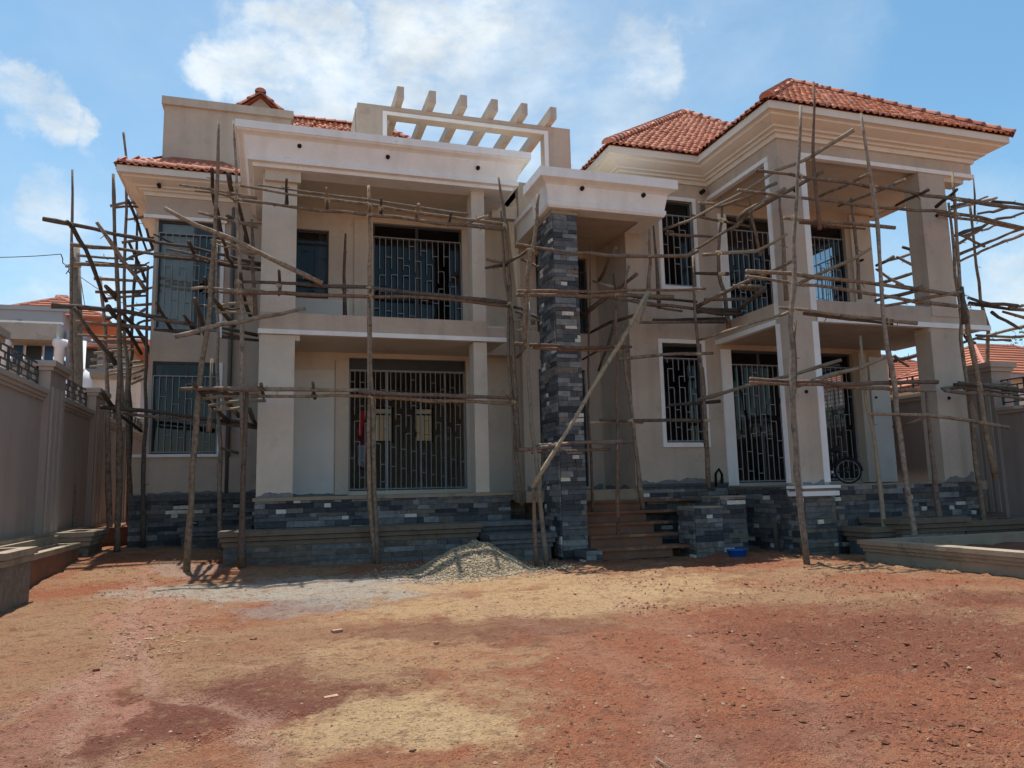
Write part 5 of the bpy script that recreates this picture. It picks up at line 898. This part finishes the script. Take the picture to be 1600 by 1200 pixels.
mat('farbeige', (.40, .37, .31), .9, .1, .7, spots=((.25, .23, .2), 1.2, .55, .5)); x0, x1, z0, z1 = pxrect(-60, 545, 100, 700, Y); B('wall', 'farbeige', NH, (x0, x1, Y, Y+6, -1, z1-.5))
x0, x1, z0, z1 = pxrect(-60, 518, 100, 532, Y); B('balcony_slab', 'farbeige', NH, (x0, x1+.1, Y-1.6, Y, z0-.15, z1)); RZ = z1
x0, x1, z0, z1 = pxrect(-60, 487, 98, 520, Y+2); B('wall', 'fargrey', NH, (x0, x1, Y+2, Y+7, RZ, z1)); B('parapet', 'fargrey', NH, (x0, x1+.4, Y+1.9, Y+2.2, z1, z1+.2))
for (a, b, c, d) in ((17, 535, 37, 573), (37, 537, 66, 573), (66, 535, 84, 573)):
    x0, x1, z0, z1 = pxrect(a, c and b, c, d, Y-.05); o = B('window', 'farblue' if a != 37 else 'fardark', NH, (x0, x1, Y-.06, Y-.003, z0, z1)); B('window_frame', 'white', o, (x0, x0+.06, Y-.1, Y-.06, z0, z1)); B('window_frame', 'white', o, (x0, x1, Y-.1, Y-.06, z1-.06, z1))
for (a, b, c, d) in ((8, 505, 14, 518), (26, 500, 34, 518), (66, 514, 90, 520)):
    x0, x1, z0, z1 = pxrect(a, b, c, d, Y+1.95); B('window', 'fardark', NH, (x0, x1, Y+1.94, Y+1.997, z0, z1))
for px in (1, 90):
    p0, p1 = onY(px, 600, Y-1.4), onY(px, 531, Y-1.4); q = MB(); q.tube([(p0.x, Y-1.4, -1), (p0.x, Y-1.4, p1.z-.35), (p0.x, Y-1.4, p1.z-.2), (p0.x, Y-1.4, p1.z)], [.2, .2, .3, .3], 12); q.build('column', 'white', NH, True)
p0, p1 = onY(-60, 500, Y-1.5), onY(98, 505, Y-1.5); q = MB(); q.bar((p0.x, Y-1.5, p1.z), (p1.x, Y-1.5, p1.z), .07)
for i in range(9): x = p0.x+(p1.x-p0.x)*i/8; q.bar((x, Y-1.5, RZ), (x, Y-1.5, p1.z), .05)
q.build('balcony_rail', 'white', NH)
p0, p1 = onY(35, 564, Y-1.5), onY(75, 562, Y-1.5); q = MB(); q.bar((p0.x, Y-1.5, p0.z), (p1.x, Y-1.5, p0.z), .07); [q.bar((p0.x+(p1.x-p0.x)*i/3, Y-1.5, p0.z-.9), (p0.x+(p1.x-p0.x)*i/3, Y-1.5, p0.z), .05) for i in range(4)]; q.build('balcony_rail', 'white', NH)
a_ = onY(18, 490, Y+4); b_ = onY(125, 500, Y+4); hip(NH, a_.x-1, b_.x+1.5, Y+2.6, Y+8.6, onY(60, 494, Y+3).z, .55)
x0, x1, z0, z1 = pxrect(98, 515, 112, 640, Y-.5); B('wall', 'fargrey', NH, (x0, x1+.3, Y-.5, Y+3, -1, z1))
N2 = thing('house', 'unfinished grey neighbour house with red tiled roof behind the wing scaffold', 'house', (-11, 36, 0)); Y = 36
x0, x1, z0, z1 = pxrect(112, 537, 205, 700, Y); B('wall', 'fargrey', N2, (x0, x1, Y, Y+7, -1, z1)); x0, x1, z0, z1 = pxrect(112, 582, 215, 592, Y-1); B('balcony_slab', 'concrete', N2, (x0, x1, Y-1.2, Y, z0, z1)); zz = z0; B('wall', 'plaster_pale', N2, (x0, x1, Y-1.1, Y-.02, -1, zz))
hip(N2, onY(108, 535, Y-.6).x, onY(225, 535, Y).x+1.5, Y-.6, Y+7.6, onY(150, 541, Y-.6).z, .26)
x0, x1, z0, z1 = pxrect(130, 542, 152, 575, Y-.03); o = B('window', 'fardark', N2, (x0, x1, Y-.03, Y-.002, z0, z1)); x0, x1, z0, z1 = pxrect(163, 544, 178, 575, Y-.03); B('window', 'fardark', N2, (x0, x1, Y-.03, Y-.002, z0, z1))
p0 = onY(125, 590, Y-1); p1 = onY(125, 533, Y-1); q = MB(); q.tube([(p0.x, Y-1, -1), (p0.x, Y-1, p0.z-.2), (p0.x, Y-1, p0.z+.2), (p0.x, Y-1, p0.z+.35), (p0.x, Y-1, p1.z)], [.55, .55, .45, .17, .17], 10); q.build('column', 'white', N2, True)
for k, (lab, px0, px1, py, Yn, kk) in enumerate((('white house with orange hip roof seen between the balcony tower piers', 1330, 1590, 592, 32, .52), ('white house with orange hip roof close beyond the pillar of the boundary wall', 1545, 1800, 596, 25, .55))):
    nh = thing('house', lab, 'house', (25+k*3, Yn, 0)); a_, b_ = onY(px0, py, Yn), onY(px1, py, Yn); dpt = (9.0, 7.5)[k]; ze = onY((1410, 1575)[k], (598, 583)[k], Yn).z
    hip(nh, a_.x, b_.x, Yn, Yn+dpt, ze, kk); B('wall', 'farwall', nh, (a_.x+.6, b_.x-.6, Yn+.6, Yn+dpt-.6, -1, ze-.01)); B('fascia', 'fargrey', nh, (a_.x, b_.x, Yn-.02, Yn+.1, ze-.22, ze-.02))
    for j in range(4):
        xx = a_.x+1.2+j*(b_.x-a_.x-2.5)/3.5; o = B('window', 'fardark', nh, (xx, xx+1.1, Yn+.55, Yn+.59, ze-2.0, ze-.6)); B('window_frame', 'white', o, (xx+.5, xx+.58, Yn+.52, Yn+.55, ze-2.0, ze-.6)); B('window_frame', 'white', o, (xx-.06, xx+1.16, Yn+.52, Yn+.55, ze-.6, ze-.5))
# utility pole and wires
up = thing('utility_pole', 'weathered wooden utility pole carrying wires behind the left boundary wall', 'utility pole', (onY(118, 577, 24).x, 24, 0)); a_, b_ = onY(119, 577, 24), onY(117, 387, 24)
q = MB(); q.tube([(a_.x+.03, 24, -.1), a_, (a_.x*.5+b_.x*.5+.02, 24, (a_.z+b_.z)/2), b_], [.19, .18, .155, .13], 12); q.build('pole_shaft', 'pole_pale', up, True)
q = MB(); q.tube([(b_.x-.18, 23.85, b_.z-.6), (b_.x+.22, 23.85, b_.z-.58)], .05, 6); c_ = (b_.x+.12, 23.86, b_.z-.45); q.tube([c_, (c_[0], c_[1], c_[2]+.25)], .05, 8); q.build('insulator', 'bar', up)
def wire(pa, pb, sag, r=.012):
    pa, pb = Vector(pa), Vector(pb); q = MB(); q.tube([pa.lerp(pb, i/12)-Vector((0, 0, sag*4*(i/12)*(1-i/12))) for i in range(13)], r, 4); q.build('wire', 'rubber', up)
e_ = onY(95, 397, 24); wire(e_, onY(-120, 397, 26), .1); q = MB(); q.tube([onY(*p_, 23.9) for p_ in ((95, 397), (98, 404), (98, 411), (106, 416), (108, 421), (103, 428), (107, 424), (112, 432))], .014, 4); q.build('wire', 'rubber', up); wire(onY(122, 430, 24), onY(235, 490, 34), .15); wire(onY(123, 418, 24), onY(133, 480, 30), 0)
# trees beyond the right neighbours
def tree(label, x, y, h, cr, seed):
    r_ = random.Random(seed); t = thing('tree', label, 'tree', (x, y, -.1), 'trees beyond the right neighbours'); q = MB(); q.tube([(x, y, -.1), (x+.1, y, h*.35), (x, y, h*.7)], [.3, .22, .1], 8)
    for i in range(7): a = r_.uniform(0, 6.3); q.tube([(x+.05, y, h*r_.uniform(.3, .55)), (x+math.cos(a)*cr*.7, y+math.sin(a)*cr*.7, h*r_.uniform(.65, .9))], [.1, .03], 5)
    q.build('trunk', 'bark', t); q = MB(); C = [(Vector((r_.gauss(0, .5), r_.gauss(0, .5), r_.gauss(0, .3)))*cr, r_.uniform(.25, .5)*cr) for _ in range(16)]
    for (c, rr) in C:
        for i in range(260):
            d = Vector((r_.gauss(0, 1), r_.gauss(0, 1), r_.gauss(0, 1))).normalized()*rr*r_.uniform(.6, 1.05); p = Vector((x, y, h*.78))+c+d; s = r_.uniform(.09, .2); u = Vector((r_.gauss(0, 1), r_.gauss(0, 1), r_.gauss(0, 1))).normalized(); v = u.orthogonal().normalized()
            q.quad(p-u*s, p-v*s*.5, p+u*s, p+v*s*.5)
    tag(q.build('crown', 'leaf', t), kind='stuff')
tp = onY(1518, 546, 48); tree('green tree top behind the orange roof next to the balcony tower', tp.x, 48, tp.z/.98, 2.6, 1)
tp = onY(1578, 548, 44); tree('wide green tree behind the nearer orange roof', tp.x, 44, tp.z/.98, 3.0, 2); tp = onY(1612, 556, 46); tree('green tree at the far end of the orange roofs', tp.x, 46, tp.z/.98, 2.8, 3)
